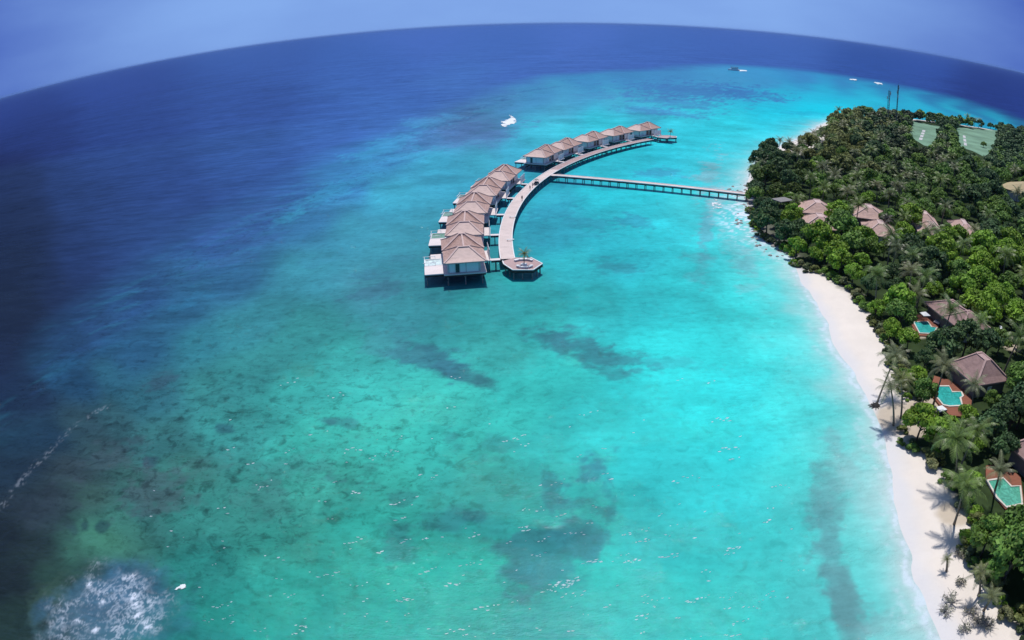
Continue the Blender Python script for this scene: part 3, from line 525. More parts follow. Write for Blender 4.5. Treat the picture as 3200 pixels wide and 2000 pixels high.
def two_roofs(root, z, mats, capm, s=1.0):
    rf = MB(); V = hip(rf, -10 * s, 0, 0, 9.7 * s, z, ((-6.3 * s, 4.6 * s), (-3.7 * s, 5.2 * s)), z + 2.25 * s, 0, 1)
    # connecting ridge to the taller rear unit
    zr = z + 2.2 * s; rf.add([(-5 * s, 4.9 * s, zr), (-5 * s, 12.5 * s, zr + .55 * s), (-8.2 * s, 9.6 * s, z + .6 * s), (-1.8 * s, 9.6 * s, z + .6 * s), (-8.0 * s, 5.5 * s, z + .9 * s), (-2.0 * s, 5.5 * s, z + .9 * s)],
                             [(0, 1, 2, 4), (1, 0, 5, 3)], 1)
    r1 = part('roof', rf, mats, root, smooth=False); part('ridge_cap', caps(V), capm, r1)
    rb = MB(); V2 = hip(rb, -10.15 * s, .15 * s, 9.0 * s, 17.6 * s, z + .22, ((-5.7 * s, 12.7 * s), (-4.3 * s, 13.5 * s)), z + 2.95 * s, 1, 1)
    r2 = part('roof', rb, mats, root, label='taller rear roof'); part('ridge_cap', caps(V2), capm, r2)
    mid = MB(); mid.bar((-5 * s, 5 * s, zr + .1), (-5 * s, 12.8 * s, z + 2.9 * s), .4, .16); part('ridge_cap', mid, capm, r1)

# ------------------------------------------------------------------ villas over the water
CEN = np.array([210.19, 176.91]); RAD = 217.0
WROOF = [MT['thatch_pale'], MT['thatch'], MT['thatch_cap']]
def overwater_villa(label):
    r = thing('overwater_villa', label, 'villa', group='thatched villas on stilts along the boardwalk')
    d = MB(); d.box(-10.1, -.1, .7, 17.2, 2.72, 3.0); d.box(-.1, 1.7, 8.6, 16.2, 2.74, 2.98); part('deck', d, MT['sundeck'], r)
    fj = MB(); fj.box(-9.9, -.3, .9, 17.0, 2.25, 2.715)
    for v in (4, 8, 12): fj.box(-9.8, -.5, v, v + .3, 1.9, 2.245)
    for u in (-9.4, -1.0): fj.box(u, u + .25, 1.2, 16.6, 1.2, 1.5)
    part('floor_frame', fj, MT['dark'], r)
    for u in (-9.2, -5.1, -1.1):
        for v in (1.4, 6.2, 11.2, 16.2):
            p = MB(); p.tube([(u, v, -1.4), (u, v, 2.245)], .17); part('stilt', p, MT['post'], r)
    for u, v in ((-14.1, 2.0), (-14.1, 7.4), (-14.2, 12.0), (1.3, 9.2), (1.3, 15.4)):
        p = MB(); p.tube([(u, v, -1.4), (u, v, 2.6)], .15); part('stilt', p, MT['post'], r)
    w = MB(); w.box(-9.2, -1.5, 1.4, 9.2, 3.003, 5.9); w.box(-9.3, -1.2, 9.2, 16.3, 3.003, 6.1); part('wall', w, MT['wall'], r)
    def opening(u0, u1, v, kind, z0=3.15, z1=5.35):
        m = MB(); m.box(u0, u1, v - .06, v - .003, z0, z1)
        o = part('shutter' if kind else 'window', m, MT['shutter'] if kind else MT['glass'], r)
        f = MB()
        for a in ((u0 - .07, u0, z0, z1), (u1, u1 + .07, z0, z1)): f.box(a[0], a[1], v - .09, v - .004, a[2], a[3])
        f.box(u0 - .07, u1 + .07, v - .09, v - .004, z1, z1 + .08); part('frame', f, MT['white'], o)
    opening(-8.7, -7.5, 1.4, 1); opening(-7.3, -6.4, 1.4, 0); opening(-6.2, -5.0, 1.4, 1); opening(-4.7, -2.0, 1.4, 1)
    def side_opening(v0, v1, u, kind, z0=3.15, z1=5.35):
        m = MB(); m.box(u + .003, u + .06, v0, v1, z0, z1); o = part('shutter' if kind else 'window', m, MT['shutter'] if kind else MT['glass'], r)
        f = MB(); f.box(u + .004, u + .09, v0 - .07, v0, z0, z1); f.box(u + .004, u + .09, v1, v1 + .07, z0, z1); f.box(u + .004, u + .09, v0 - .07, v1 + .07, z1, z1 + .08); part('frame', f, MT['white'], o)
    for a in ((1.8, 4.0, 1), (4.4, 6.6, 1), (7.0, 8.8, 0)): side_opening(a[0], a[1], -1.5, a[2])
    dr = MB(); dr.box(-1.197, -1.12, 9.5, 10.7, 3.05, 5.3); dd = part('door', dr, MT['dark'], r); hd = MB(); hd.box(-1.118, -1.06, 10.45, 10.55, 4.0, 4.3); part('handle', hd, MT['metal'], dd)
    for a in ((11.2, 13.2, 1), (13.7, 15.8, 1)): side_opening(a[0], a[1], -1.2, a[2])
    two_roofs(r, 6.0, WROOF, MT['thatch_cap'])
    for k in range(3): part('privacy_screen', MB().box(1.45, 1.52, 9.9 + k * 1.9, 11.6 + k * 1.9, 3.1, 5.3), MT['shutter'], r)
    for k in range(4): part('screen_post', MB().box(1.40, 1.57, 9.72 + k * 1.9, 9.86 + k * 1.9, 2.985, 5.42), MT['white'], r)
    part('sun_deck', MB().box(-14.6, -10.12, 1.6, 7.6, 2.78, 3.02), MT['sundeck'], r)
    part('landing', MB().box(-13.0, -10.12, 12.6, 15.9, 2.78, 3.02), MT['sundeck'], r)
    fs = MB(); fs.box(-14.5, -10.12, 1.7, 12.4, 2.3, 2.775); part('deck_fascia', fs, MT['dark'], r)
    pl = MB(); pl.box(-14.3, -10.5, 7.8, 12.0, 2.79, 2.9); pw = part('pool', pl, MT['pool_green'], r)
    rm = MB(); rm.box(-14.62, -14.3, 7.62, 12.4, 2.78, 3.06); rm.box(-10.5, -10.14, 7.62, 12.4, 2.78, 3.06); rm.box(-14.3, -10.5, 12.0, 12.4, 2.78, 3.06); rm.box(-14.3, -10.5, 7.62, 7.8, 2.78, 3.05)
    part('rim', rm, MT['white'], pw)
    ra = MB()
    for v in (7.7, 12.3):
        ra.bar((-14.9, v, 3.75), (-11.8, v, 3.75), .1, .1); ra.bar((-14.55, v, 3.06), (-14.55, v, 3.75), .08, .08); ra.bar((-11.9, v, 3.06), (-11.9, v, 3.75), .08, .08)
    ra.bar((-14.55, 7.7, 3.72), (-14.55, 12.3, 3.72), .1, .08); part('railing', ra, MT['white'], r)
    st = MB()
    for k in range(5): st.box(-13.4 - .0, -12.4, 16.0 + k * .42, 16.38 + k * .42, 2.4 - k * .48, 2.55 - k * .48)
    part('steps', st, MT['post'], r)
    return r
VLAB = ['nearest thatched villa on stilts, beside the octagonal end of the boardwalk, pale pool',
        'second thatched stilt villa counted from the octagonal boardwalk end, green pool',
        'middle thatched stilt villa of the five nearer ones, green pool on its sea side',
        'thatched stilt villa just before the last one on the near side of the gap',
        'thatched stilt villa at the gap, last of the nearer five, opposite the jetty junction',
        'thatched stilt villa just past the gap, its shuttered front facing the nearer row',
        'thatched stilt villa second past the gap, along the reddish boardwalk',
        'middle thatched stilt villa of the five farther ones',
        'thatched stilt villa next to the farthest one',
        'farthest thatched stilt villa, by the end platform of the boardwalk']
ANG = [186.6, 181.2, 175.8, 170.5, 165.1, 154.0, 149.1, 143.2, 137.5, 131.7]
def place_on_arc(o, ang, rad=RAD):
    a = R_(ang); o.location = (CEN[0] + rad * math.cos(a), CEN[1] + rad * math.sin(a), 0)
    o.rotation_euler = (0, 0, a - PI)          # local +x looks to the centre, local +y runs clockwise
proto = overwater_villa(VLAB[0]); villas = [proto]
for i in range(1, 10):
    c = copy_tree(proto); c['label'] = VLAB[i]; villas.append(c)
for o, a in zip(villas, ANG): place_on_arc(o, a)
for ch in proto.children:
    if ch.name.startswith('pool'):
        ch.data = ch.data.copy(); ch.data.materials[0] = MT['pool_glare']; ch['label'] = 'pale glaring pool'

# ------------------------------------------------------------------ boardwalk
def arc_pt(rad, ang, z=0.0):
    return (CEN[0] + rad * math.cos(R_(ang)), CEN[1] + rad * math.sin(R_(ang)), z)
A0, A1, ASPLIT = 183.9, 131.3, 155.3
bw = thing('boardwalk', 'long curved plank boardwalk on posts linking the stilt villas', 'boardwalk')
def arc_strip(mb, r0, r1, a0, a1, z0, z1, n, m=0):
    for k in range(n):
        t0 = a0 + (a1 - a0) * k / n; t1 = a0 + (a1 - a0) * (k + 1) / n
        q = [arc_pt(r0, t0)[:2], arc_pt(r0, t1)[:2], arc_pt(r1, t1)[:2], arc_pt(r1, t0)[:2]]
        vs = [(x, y, z0) for x, y in q] + [(x, y, z1) for x, y in q]
        mb.add(vs, [(0, 1, 2, 3), (7, 6, 5, 4), (0, 4, 5, 1), (3, 2, 6, 7)], m)
    return mb
def arc_planks(mb, r0, r1, a0, a1, z, mats_n, n):
    for k in range(n):
        t0 = a0 + (a1 - a0) * (k + .04) / n; t1 = a0 + (a1 - a0) * (k + .96) / n
        q = [arc_pt(r0, t0, z)[:3], arc_pt(r0, t1, z)[:3], arc_pt(r1, t1, z)[:3], arc_pt(r1, t0, z)[:3]]
        mb.add(q, [(3, 2, 1, 0)], 0)
    return mb
RI, RO = 209.55, 213.05
part('deck', arc_planks(arc_strip(MB(), RI, RO, A0, ASPLIT, 2.40, 2.58, 70), RI, RO, A0, ASPLIT, 2.6, 1, 240), MT['deck'], bw)
part('deck', arc_planks(arc_strip(MB(), RI, RO, ASPLIT, A1, 2.40, 2.58, 60), RI, RO, ASPLIT, A1, 2.6, 1, 200), MT['deck_red'], bw, label='reddish far stretch of decking')
for rr in (RI - .12, RO - .10):
    part('kerb', arc_strip(MB(), rr, rr + .22, A0, A1, 2.605, 2.74, 110), MT['white'], bw)
for ra_ in (RI - .05, RO - .15): part('beam', arc_strip(MB(), ra_, ra_ + .2, A0, A1, 1.95, 2.395, 110), MT['dark'], bw)
nb = 46
for k in range(nb):
    a = A0 + (A1 - A0) * (k + .5) / nb
    for rr in (RI + .25, RO - .25):
        p = MB(); p.tube([arc_pt(rr, a, -1.5), arc_pt(rr, a, 1.94)], .16, 6); part('post', p, MT['post'], bw)
# footbridges from the boardwalk to each villa door
FB = []
for i, a in enumerate(ANG):
    if i == 0:
        fb = thing('footbridge', 'narrow plank footbridge from the boardwalk to the nearest stilt villa', 'footbridge', group='footbridges to the villas')
        m = MB(); m.box(1.75, 4.02, 8.9, 10.3, 2.62, 2.8); part('deck', m, MT['sundeck'], fb)
        [part('beam', MB().box(1.75, 4.02, v, v + .15, 2.2, 2.615), MT['dark'], fb) for v in (8.95, 10.1)]
        for v in (9.05, 10.15):
            m = MB(); m.tube([(2.9, v, -1.4), (2.9, v, 2.195)], .13, 6); part('post', m, MT['post'], fb)
        FB.append(fb)
    else: FB.append(copy_tree(FB[0]))
    place_on_arc(FB[-1], a)
    FB[-1]['label'] = 'narrow plank footbridge from the boardwalk to ' + ['the nearest stilt villa', 'the second stilt villa from the octagonal end', 'the middle villa of the nearer five', 'the villa before the gap-side one', 'the villa at the gap opposite the jetty',
        'the first villa past the gap', 'the second villa past the gap', 'the middle villa of the farther five', 'the last but one villa', 'the farthest villa'][i]
# octagonal end platform
r1 = lambda x, y: (1300 + x / 5.762, 680 + y / 5.762)
OC = np.array([3.1, 158.6])
oct_pts = [(-1.9, 160.9), (-1.6, 158.6), (.5, 154.4), (5.3, 154.0), (7.7, 158.2), (5.0, 162.9), (1.2, 163.3)]
vp = thing('viewing_platform', 'octagonal plank platform at the near end of the boardwalk, palm in the middle', 'platform')
part('deck', MB().prism(oct_pts, 2.42, 2.612), MT['deck_red'], vp)
kb = MB(); fc = MB()
for i in range(len(oct_pts)):
    a, b = oct_pts[i], oct_pts[(i + 1) % len(oct_pts)]
    fc.bar((*a, 2.15), (*b, 2.15), .2, .5)
    if i in (0, 1, 2, 3, 4): kb.bar((*a, 2.68), (*b, 2.68), .28, .14)
part('kerb', kb, MT['white'], vp); part('beam', fc, MT['dark'], vp)
for x, y in [(.7, 155.0), (2.8, 154.7), (5.1, 154.6), (7.1, 158.2), (-1.2, 158.7), (3.0, 158.6), (5, 161.8), (6.3, 156.6), (-.2, 156.9)]:
    m = MB(); m.tube([(x, y, -1.5), (x, y, 1.9)], .17, 6); part('post', m, MT['post'], vp)
for bpts, lab in (([(1.5, 156.6), (2.4, 155.5), (4.2, 155.35), (5.2, 156.4)], 'white angular bench on the near side of the small platform palm'), ([(1.0, 160.2), (2.2, 160.9), (4.2, 160.9), (5.4, 160.0)], 'white angular bench behind the small platform palm')):
    ben = thing('angular_bench', lab, 'bench', (bpts[1][0], bpts[1][1], 2.612), 0, 'benches round the platform palm')
    st = MB(); bk = MB(); o_ = np.array(bpts[1])
    for a, b in zip(bpts[:-1], bpts[1:]):
        a = np.array(a) - o_; b = np.array(b) - o_; st.bar((*a, .44), (*b, .44), .75, .12); bk.bar((*a, .20), (*b, .20), .3, .36)
    part('seat', st, MT['white'], ben); part('base', bk, MT['white'], ben)
# far platform
FP = [(74.8, 341.0), (79.0, 338.7), (85.0, 341.0), (86.0, 344.6), (82.0, 347.6), (77.6, 346.6)]
fp = thing('end_platform', 'small plank platform at the far end of the boardwalk', 'platform')
part('deck', MB().prism(FP, 2.4, 2.612), MT['deck_red'], fp)
kb = MB(); fc = MB()
for i in range(len(FP)):
    a, b = FP[i], FP[(i + 1) % len(FP)]; fc.bar((*a, 2.15), (*b, 2.15), .2, .5)
    if i not in (5,): kb.bar((*a, 2.68), (*b, 2.68), .25, .14)
part('kerb', kb, MT['white'], fp); part('beam', fc, MT['dark'], fp)
for x, y in FP + [(80.5, 343)]:
    x = x * .93 + 80.7 * .07; y = y * .93 + 343.3 * .07
    m = MB(); m.tube([(x, y, -1.5), (x, y, 1.9)], .2, 6); part('post', m, MT['post'], fp)
# straight jetty to the island
J0 = np.array([16.6, 256.0]); J1 = np.array([85.5, 225.4]); JD = (J1 - J0) / np.linalg.norm(J1 - J0); JL = float(np.linalg.norm(J1 - J0))
jt = thing('jetty', 'straight plank jetty on posts running from the boardwalk to the island', 'jetty', (J0[0], J0[1], 0), math.atan2(JD[1], JD[0]))
m = MB(); m.box(-1.0, JL, -1.35, 1.35, 2.38, 2.575)
for k in range(130): m.add([(-1 + (JL + 1) * (k + .05) / 130, -1.35, 2.594), (-1 + (JL + 1) * (k + .95) / 130, -1.35, 2.594), (-1 + (JL + 1) * (k + .95) / 130, 1.35, 2.594), (-1 + (JL + 1) * (k + .05) / 130, 1.35, 2.594)], [(0, 1, 2, 3)])
part('deck', m, MT['deck'], jt)
for y in (-1.45, 1.25):
    m = MB(); m.box(1.5, JL, y, y + .2, 2.60, 2.74); part('kerb', m, MT['white'], jt)
[part('beam', MB().box(0, JL, y, y + .27, 1.95, 2.375), MT['dark'], jt) for y in (-1.42, 1.15)]
for k in range(22):
    x = 2.2 + k * 3.35
    for y in (-1.1, 1.1):
        m = MB(); m.tube([(x, y, -1.5), (x, y, 1.94)], .15, 6); part('post', m, MT['post'], jt)
for k in range(22): part('crossbeam', MB().box(2.05 + k * 3.35, 2.35 + k * 3.35, -1.14, 1.14, 1.62, 1.92), MT['dark'], jt)
# small things on the boardwalk
r2 = lambda x, y: (1350 + x * .14876, 500 + y * .14876)
def bench(px, label, g='benches on the boardwalk'):
    p = at(*px, 2.62); a = math.atan2(p[1] - CEN[1], p[0] - CEN[0])
    t = thing('bench', label, 'bench', (p[0], p[1], 2.605), a, g)
    m = MB(); m.box(-1.0, 1.0, -.25, .25, .40, .48); part('seat', m, MT['white'], t)
    for x in (-.8, .72):
        m = MB(); m.box(x, x + .09, -.22, .22, 0, .395); part('leg', m, MT['dark'], t)
bench(r1(1700, 418), 'white bench across the boardwalk edge, nearer of two to the octagonal end')
bench(r2(1695, 1213), 'white bench across the boardwalk edge, farther of two from the octagonal end')
def person(px, label, shirt, shorts, yaw):
    p = at(*px, 2.61)
    joints = [((0, 0, .93), .13), ((0, 0, 1.15), .12), ((0, 0, 1.38), .13), ((0, 0, 1.50), .055), ((0, .02, 1.60), .085), ((0, .02, 1.70), .07),
              ((-.19, 0, 1.40), .055), ((-.25, .02, 1.13), .042), ((-.24, .10, .88), .032), ((-.24, .13, .79), .035), ((.19, 0, 1.40), .055), ((.25, -.04, 1.13), .042), ((.25, .0, .88), .032), ((.25, .03, .79), .035),
              ((-.10, 0, .86), .085), ((-.11, .12, .48), .06), ((-.11, .06, .08), .04), ((-.12, .2, .04), .035), ((.10, 0, .86), .085), ((.11, -.06, .48), .06), ((.11, -.22, .09), .04), ((.12, -.08, .04), .035)]
    edges = [(0, 1), (1, 2), (2, 3), (3, 4), (4, 5), (2, 6), (6, 7), (7, 8), (8, 9), (2, 10), (10, 11), (11, 12), (12, 13), (0, 14), (14, 15), (15, 16), (16, 17), (0, 18), (18, 19), (19, 20), (20, 21)]
    me = bpy.data.meshes.new('person'); me.from_pydata([j[0] for j in joints], edges, [])
    sm = noise_mat('skin', (.35, .2, .14), .6, .05); me.materials.append(sm)
    o = link('person', me); o.modifiers.new('skin', 'SKIN'); sub = o.modifiers.new('sub', 'SUBSURF'); sub.levels = 1; sub.render_levels = 1
    for i, j in enumerate(joints):
        v = me.skin_vertices[0].data[i]; v.radius = (j[1], j[1]); v.use_root = (i == 0)
    o.location = (p[0], p[1], 2.60); o.rotation_euler = (0, 0, yaw); tag(o, label, 'person', 'people walking on the boardwalk')
    m = MB(); m.tube([(0, 0, .9), (0, 0, 1.15), (0, 0, 1.36), (0, 0, 1.47)], [.19, .185, .22, .09], 10)
    for s in (-1, 1): m.tube([(s * .17, 0, 1.41), (s * .26, 0, 1.2)], [.085, .075], 8)
    part('shirt', m, noise_mat('shirt_cloth', shirt, .9, .08), o, smooth=True)
    m = MB(); m.tube([(-.10, 0, .93), (-.11, .1, .55)], [.12, .1], 8); m.tube([(.10, 0, .93), (.11, -.05, .55)], [.12, .1], 8); part('shorts', m, noise_mat('shorts_cloth', shorts, .9, .08), o, smooth=True)
    m = MB(); m.tube([(0, .0, 1.66), (0, -.01, 1.73), (0, -.01, 1.78)], [.1, .095, .04], 9); part('hair', m, MT['dark'], o, smooth=True)
person(r2(1893, 850), 'person in dark clothes walking alone on the nearer boardwalk curve', (.05, .06, .09), (.04, .04, .05), 2.6)
person(r2(2060, 632), 'person in grey walking behind another on the boardwalk', (.2, .2, .22), (.06, .06, .07), 2.3)
person(r2(2112, 575), 'person in a pale shirt walking towards the jetty junction', (.45, .45, .47), (.08, .08, .1), 2.3)
p = at(*r2(2190, 515), 2.61)
ct = thing('luggage_buggy', 'small grey luggage buggy standing on the boardwalk', 'buggy', (p[0], p[1], 2.6), R_(68))
m = MB(); m.box(-1.2, 1.2, -.6, .6, .35, .75); m.box(-.2, .6, -.55, .55, .75, 1.05); part('body', m, MT['metal'], ct)
m = MB(); m.box(-1.0, .9, -.62, .62, 1.80, 1.87); part('canopy', m, MT['post'], ct)
[part('pillar', MB().bar((x, y, .75), (x, y, 1.8), .05, .05), MT['dark'], ct) for x in (-.9, .8) for y in (-.55, .55)]
for x in (-.8, .8):
    for y in (-.62, .62):
        m = MB(); m.tube([(x, y - .09, .3), (x, y + .09, .3)], .3, 12); part('wheel', m, MT['dark'], ct)

# ------------------------------------------------------------------ foliage shapes
def tone_mesh(name, V, Fc, tone, mat):
    return np_mesh(name, V, Fc, mat, {'tone': ('FLOAT', tone)}, smooth=False)
def leaf_quads(C, Nrm, size, r):
    n = len(C); t = r.normal(size=(n, 3)); Nrm = Nrm / np.linalg.norm(Nrm, axis=1)[:, None]
    a = np.cross(Nrm, t); a /= np.linalg.norm(a, axis=1)[:, None]; b = np.cross(Nrm, a)
    s = size[:, None]
    V = np.stack([C - a * s - b * s * .55, C + a * s * .9 - b * s * .6, C + a * s + b * s * .6, C - a * s * .85 + b * s * .55], 1)
    V[:, 2] += Nrm * s * .25
    return V.reshape(-1, 3), np.arange(4 * n).reshape(n, 4)
def crown_arrays(seed, Rr, hz0, hz1, nl, leaves, size):
    r = np.random.default_rng(seed); Vs = []; Ts = []
    for k in range(nl):
        a = r.uniform(0, 2 * PI); q = math.sqrt(r.uniform(0, 1)) if k else 0
        zz = (1 - q ** 2) ** .6
        c = np.array([Rr * .78 * q * math.cos(a), Rr * .78 * q * math.sin(a), hz0 + (hz1 - hz0) * (.18 + .70 * zz * r.uniform(.7, 1.05))])
        rad = Rr * r.uniform(.26, .42)
        d = r.normal(size=(leaves, 3)); d[:, 2] = d[:, 2] * .8 + .35; d /= np.linalg.norm(d, axis=1)[:, None]
        P = c + d * np.array([1, 1, .72]) * (rad * r.uniform(.62, 1.12, leaves))[:, None]
        N_ = d + r.normal(size=(leaves, 3)) * .55 + np.array([0, 0, .35])
        V, _ = leaf_quads(P, N_, size * r.uniform(.6, 1.3, leaves), r); Vs.append(V)
        lt = r.uniform(.28, .72); Ts.append(np.repeat(np.clip(lt + r.normal(size=leaves) * .16, 0, 1), 4))
    V = np.concatenate(Vs); return V, np.arange(len(V)).reshape(-1, 4), np.concatenate(Ts)
def trunk_mesh(seed, hgt, rad):
    r = random.Random(seed); m = MB()
    top = (r.uniform(-.5, .5), r.uniform(-.5, .5), hgt)
    m.tube([(0, 0, -.5), (top[0] * .3, top[1] * .3, hgt * .5), top], [rad, rad * .75, rad * .5], 7)
    for k in range(5):
        a = 2 * PI * k / 5 + r.uniform(-.4, .4); z = hgt * r.uniform(.5, .85)
        m.tube([(top[0] * .5, top[1] * .5, z), (math.cos(a) * 1.3, math.sin(a) * 1.3, z + 1.1), (math.cos(a) * 2.3, math.sin(a) * 2.3, z + 1.9)], [rad * .4, rad * .28, rad * .12], 5)
    return m.mesh('trunk', MT['bark_dark'])
CROWNS = [tone_mesh('crown', *crown_arrays(100 + i, 4.0, 2.0, 7.2, 17, 150, .30), MT['leaf']) for i in range(6)]
TRUNKS = [trunk_mesh(i, 4.2, .26) for i in range(3)]
SHRUBS = [tone_mesh('foliage', *crown_arrays(200 + i, 1.7, -.3, 2.1, 9, 90, .19), MT['leaf']) for i in range(4)]
def frond_arrays(seed, nf, Lf, droop):
    r = random.Random(seed); V = []; Fc = []; T = []
    for k in range(nf):
        ring = k % 3
        az_ = 2 * PI * k / nf * 1.0 + r.uniform(-.25, .25); el = [1.05, .55, .02][ring] + r.uniform(-.18, .18); L = Lf * r.uniform(.85, 1.12)
        n = 11; p = np.zeros(3); d2 = droop * r.uniform(.8, 1.25); tone = r.uniform(.25, .75) - (.12 if ring == 2 else 0)
        pts = []; dirs_ = []
        for i in range(n + 1):
            ee = el - d2 * (i / n) ** 1.4
            dv = np.array([math.cos(az_) * math.cos(ee), math.sin(az_) * math.cos(ee), math.sin(ee)]); pts.append(p.copy()); dirs_.append(dv); p = p + dv * L / n
        side = np.array([-math.sin(az_), math.cos(az_), 0])
        for i in range(1, n + 1):
            f = i / n; wl = .80 * math.sin(PI * min(1, .16 + f * .80)) ** .7 * (1.05 - .5 * f) + .12; seg = L / n
            up = np.cross(side, dirs_[i]); hang = -.35 - .3 * r.random()
            for s in (-1, 1):
                for sub in (0, .5):
                    base = pts[i] - dirs_[i] * seg * sub; tip = base + side * s * wl + dirs_[i] * wl * .45 + np.array([0, 0, 1]) * hang * wl + side * s * r.uniform(-.06, .06)
                    hw = dirs_[i] * seg * .15
                    o = len(V); V += [base - hw, base + hw, tip + hw * .35, tip - hw * .35]; Fc.append((o, o + 1, o + 2, o + 3)); t = min(1, max(0, tone + r.uniform(-.18, .18))); T += [t] * 4
        for i in range(n):
            o = len(V); w = side * .045 * (1.2 - i / n); V += [pts[i] - w, pts[i] + w, pts[i + 1] + w, pts[i + 1] - w]; Fc.append((o, o + 1, o + 2, o + 3)); T += [min(1, tone + .25)] * 4
    return np.array(V), np.array(Fc), np.array(T)
FRONDS = [tone_mesh('fronds', *frond_arrays(300 + i, 15 + i, 4.1, 1.25 + .1 * i), MT['frond']) for i in range(4)]
def palm_trunk(top, seed=0, r0=.21):
    m = MB(); t = Vector(top); n = 7; pts = []
    for i in range(n + 1):
        f = i / n; pts.append(Vector((t.x * f ** 1.35, t.y * f ** 1.35, -.4 + (t.z + .4) * f)))
    m.tube(pts, [r0 * (1.35 if i == 0 else 1 - .45 * i / n) for i in range(n + 1)], 7); return m
LEANS = [(0.4, .2), (-.7, .5), (.2, -.9), (-1.2, -.3)]
PTRUNKS = [palm_trunk((lx, ly, 8.0)).mesh('trunk', MT['bark'], True) for lx, ly in LEANS]

def setcol(o, c, j=.14):
    f = 1 + random.uniform(-j, j); g = random.uniform(-j, j) * .5
    o.color = (c[0] * f * (1 + g), c[1] * f, c[2] * f * (1 - g), 1)
BRIGHT, MID, DARK, OLIVE, PGREY, PGREEN = (.190, .330, .032), (.130, .235, .042), (.062, .122, .044), (.175, .200, .058), (.200, .220, .105), (.150, .225, .055)
GROUP_B, GROUP_P, GROUP_S = 'broadleaf trees of the island', 'coconut palms of the island', 'shrubs along the beach edge'
bt = []; pt = []; sb = []
def broadleaf(x, y, s, col, label, hz=1.0):
    k = random.randrange(6)
    t = thing('broadleaf_tree', label, 'tree', (x, y, gz(x, y)), random.uniform(0, 6.28), GROUP_B)
    t.scale = (s, s, s * hz)
    link('trunk', random.choice(TRUNKS), t); c = link('crown', CROWNS[k], t); setcol(c, col); bt.append(t); return t
def palm(x, y, s, col, label):
    i = random.randrange(4); t = thing('coconut_palm', label, 'palm', (x, y, gz(x, y)), random.uniform(0, 6.28), GROUP_P)
    t.scale = (s,) * 3; link('trunk', PTRUNKS[i], t); c = link('crown', random.choice(FRONDS), t)
    c.location = (LEANS[i][0], LEANS[i][1], 7.95); setcol(c, col); pt.append(t); return t
def palm_from(base_px, crown_px, zc, label, col, s=1.0):
    b = at(*base_px, 1.0); z0 = gz(*b); c = at(*crown_px, zc)
    t = thing('coconut_palm', label, 'palm', (b[0], b[1], z0), 0, GROUP_P)
    top = (c[0] - b[0], c[1] - b[1], zc - z0); part('trunk', palm_trunk(top), MT['bark'], t, smooth=True)
    k = link('crown', random.choice(FRONDS), t); k.location = top; k.rotation_euler = (random.uniform(-.12, .12), random.uniform(-.12, .12), random.uniform(0, 6.28)); k.scale = (s,) * 3; setcol(k, col, .06); return t, (b, c)
def shrub(x, y, s, col, label):
    t = thing('shrub', label, 'shrub', (x, y, gz(x, y)), random.uniform(0, 6.28), GROUP_S); t.scale = (s, s, s * .9)
    c = link('foliage', random.choice(SHRUBS), t); setcol(c, col); sb.append(t)

# ------------------------------------------------------------------ bungalows on the island
IROOF = [MT['island_thatch'], MT['island_thatch'], MT['island_cap']]
CLEAR = []                                        # (x, y, radius) kept free of trees
def bungalow(x, y, yaw, label, s=1.0, ze=4.2, pale=False, front=True):
    r = thing('thatched_bungalow', label, 'bungalow', (x, y, 1.1), yaw, 'thatched bungalows among the trees')
    zz = ze - 1.1
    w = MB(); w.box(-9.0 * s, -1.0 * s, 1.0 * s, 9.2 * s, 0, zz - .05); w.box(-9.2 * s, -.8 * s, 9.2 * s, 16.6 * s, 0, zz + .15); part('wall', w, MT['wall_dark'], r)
    part('end_wall', MB().box(-9.0 * s, -1.0 * s, 16.6 * s + .003, 16.6 * s + .12, 0, zz + .1), MT['wall'], r)
    for (u0, u1) in ((-8.2, -6.4), (-5.8, -4.2), (-3.6, -1.8)):
        m = MB(); m.box(u0 * s, u1 * s, 1.0 * s - .06, 1.0 * s - .003, .15, zz - .9); o = part('window', m, MT['glass'], r)
        f = MB(); f.box(u0 * s - .08, u0 * s, 1.0 * s - .1, 1.0 * s - .004, .15, zz - .82); f.box(u1 * s, u1 * s + .08, 1.0 * s - .1, 1.0 * s - .004, .15, zz - .82); f.box(u0 * s - .08, u1 * s + .08, 1.0 * s - .1, 1.0 * s - .004, zz - .82, zz - .74); part('frame', f, MT['dark'], o)
    m = MB(); m.box(-7.0 * s, -5.8 * s, 16.6 * s + .123, 16.6 * s + .18, .1, 2.2); part('door', m, MT['dark'], r)
    mats = [MT['thatch'], MT['thatch'], MT['thatch_cap']] if pale else IROOF
    two_roofs(r, zz, mats, mats[2], s)
    c, s_ = math.cos(yaw), math.sin(yaw)
    for v in (4, 8, 12.5):
        CLEAR.append((x + (-5 * s) * c - v * s * s_, y + (-5 * s) * s_ + v * s * c, 6.6 * s))
    return r
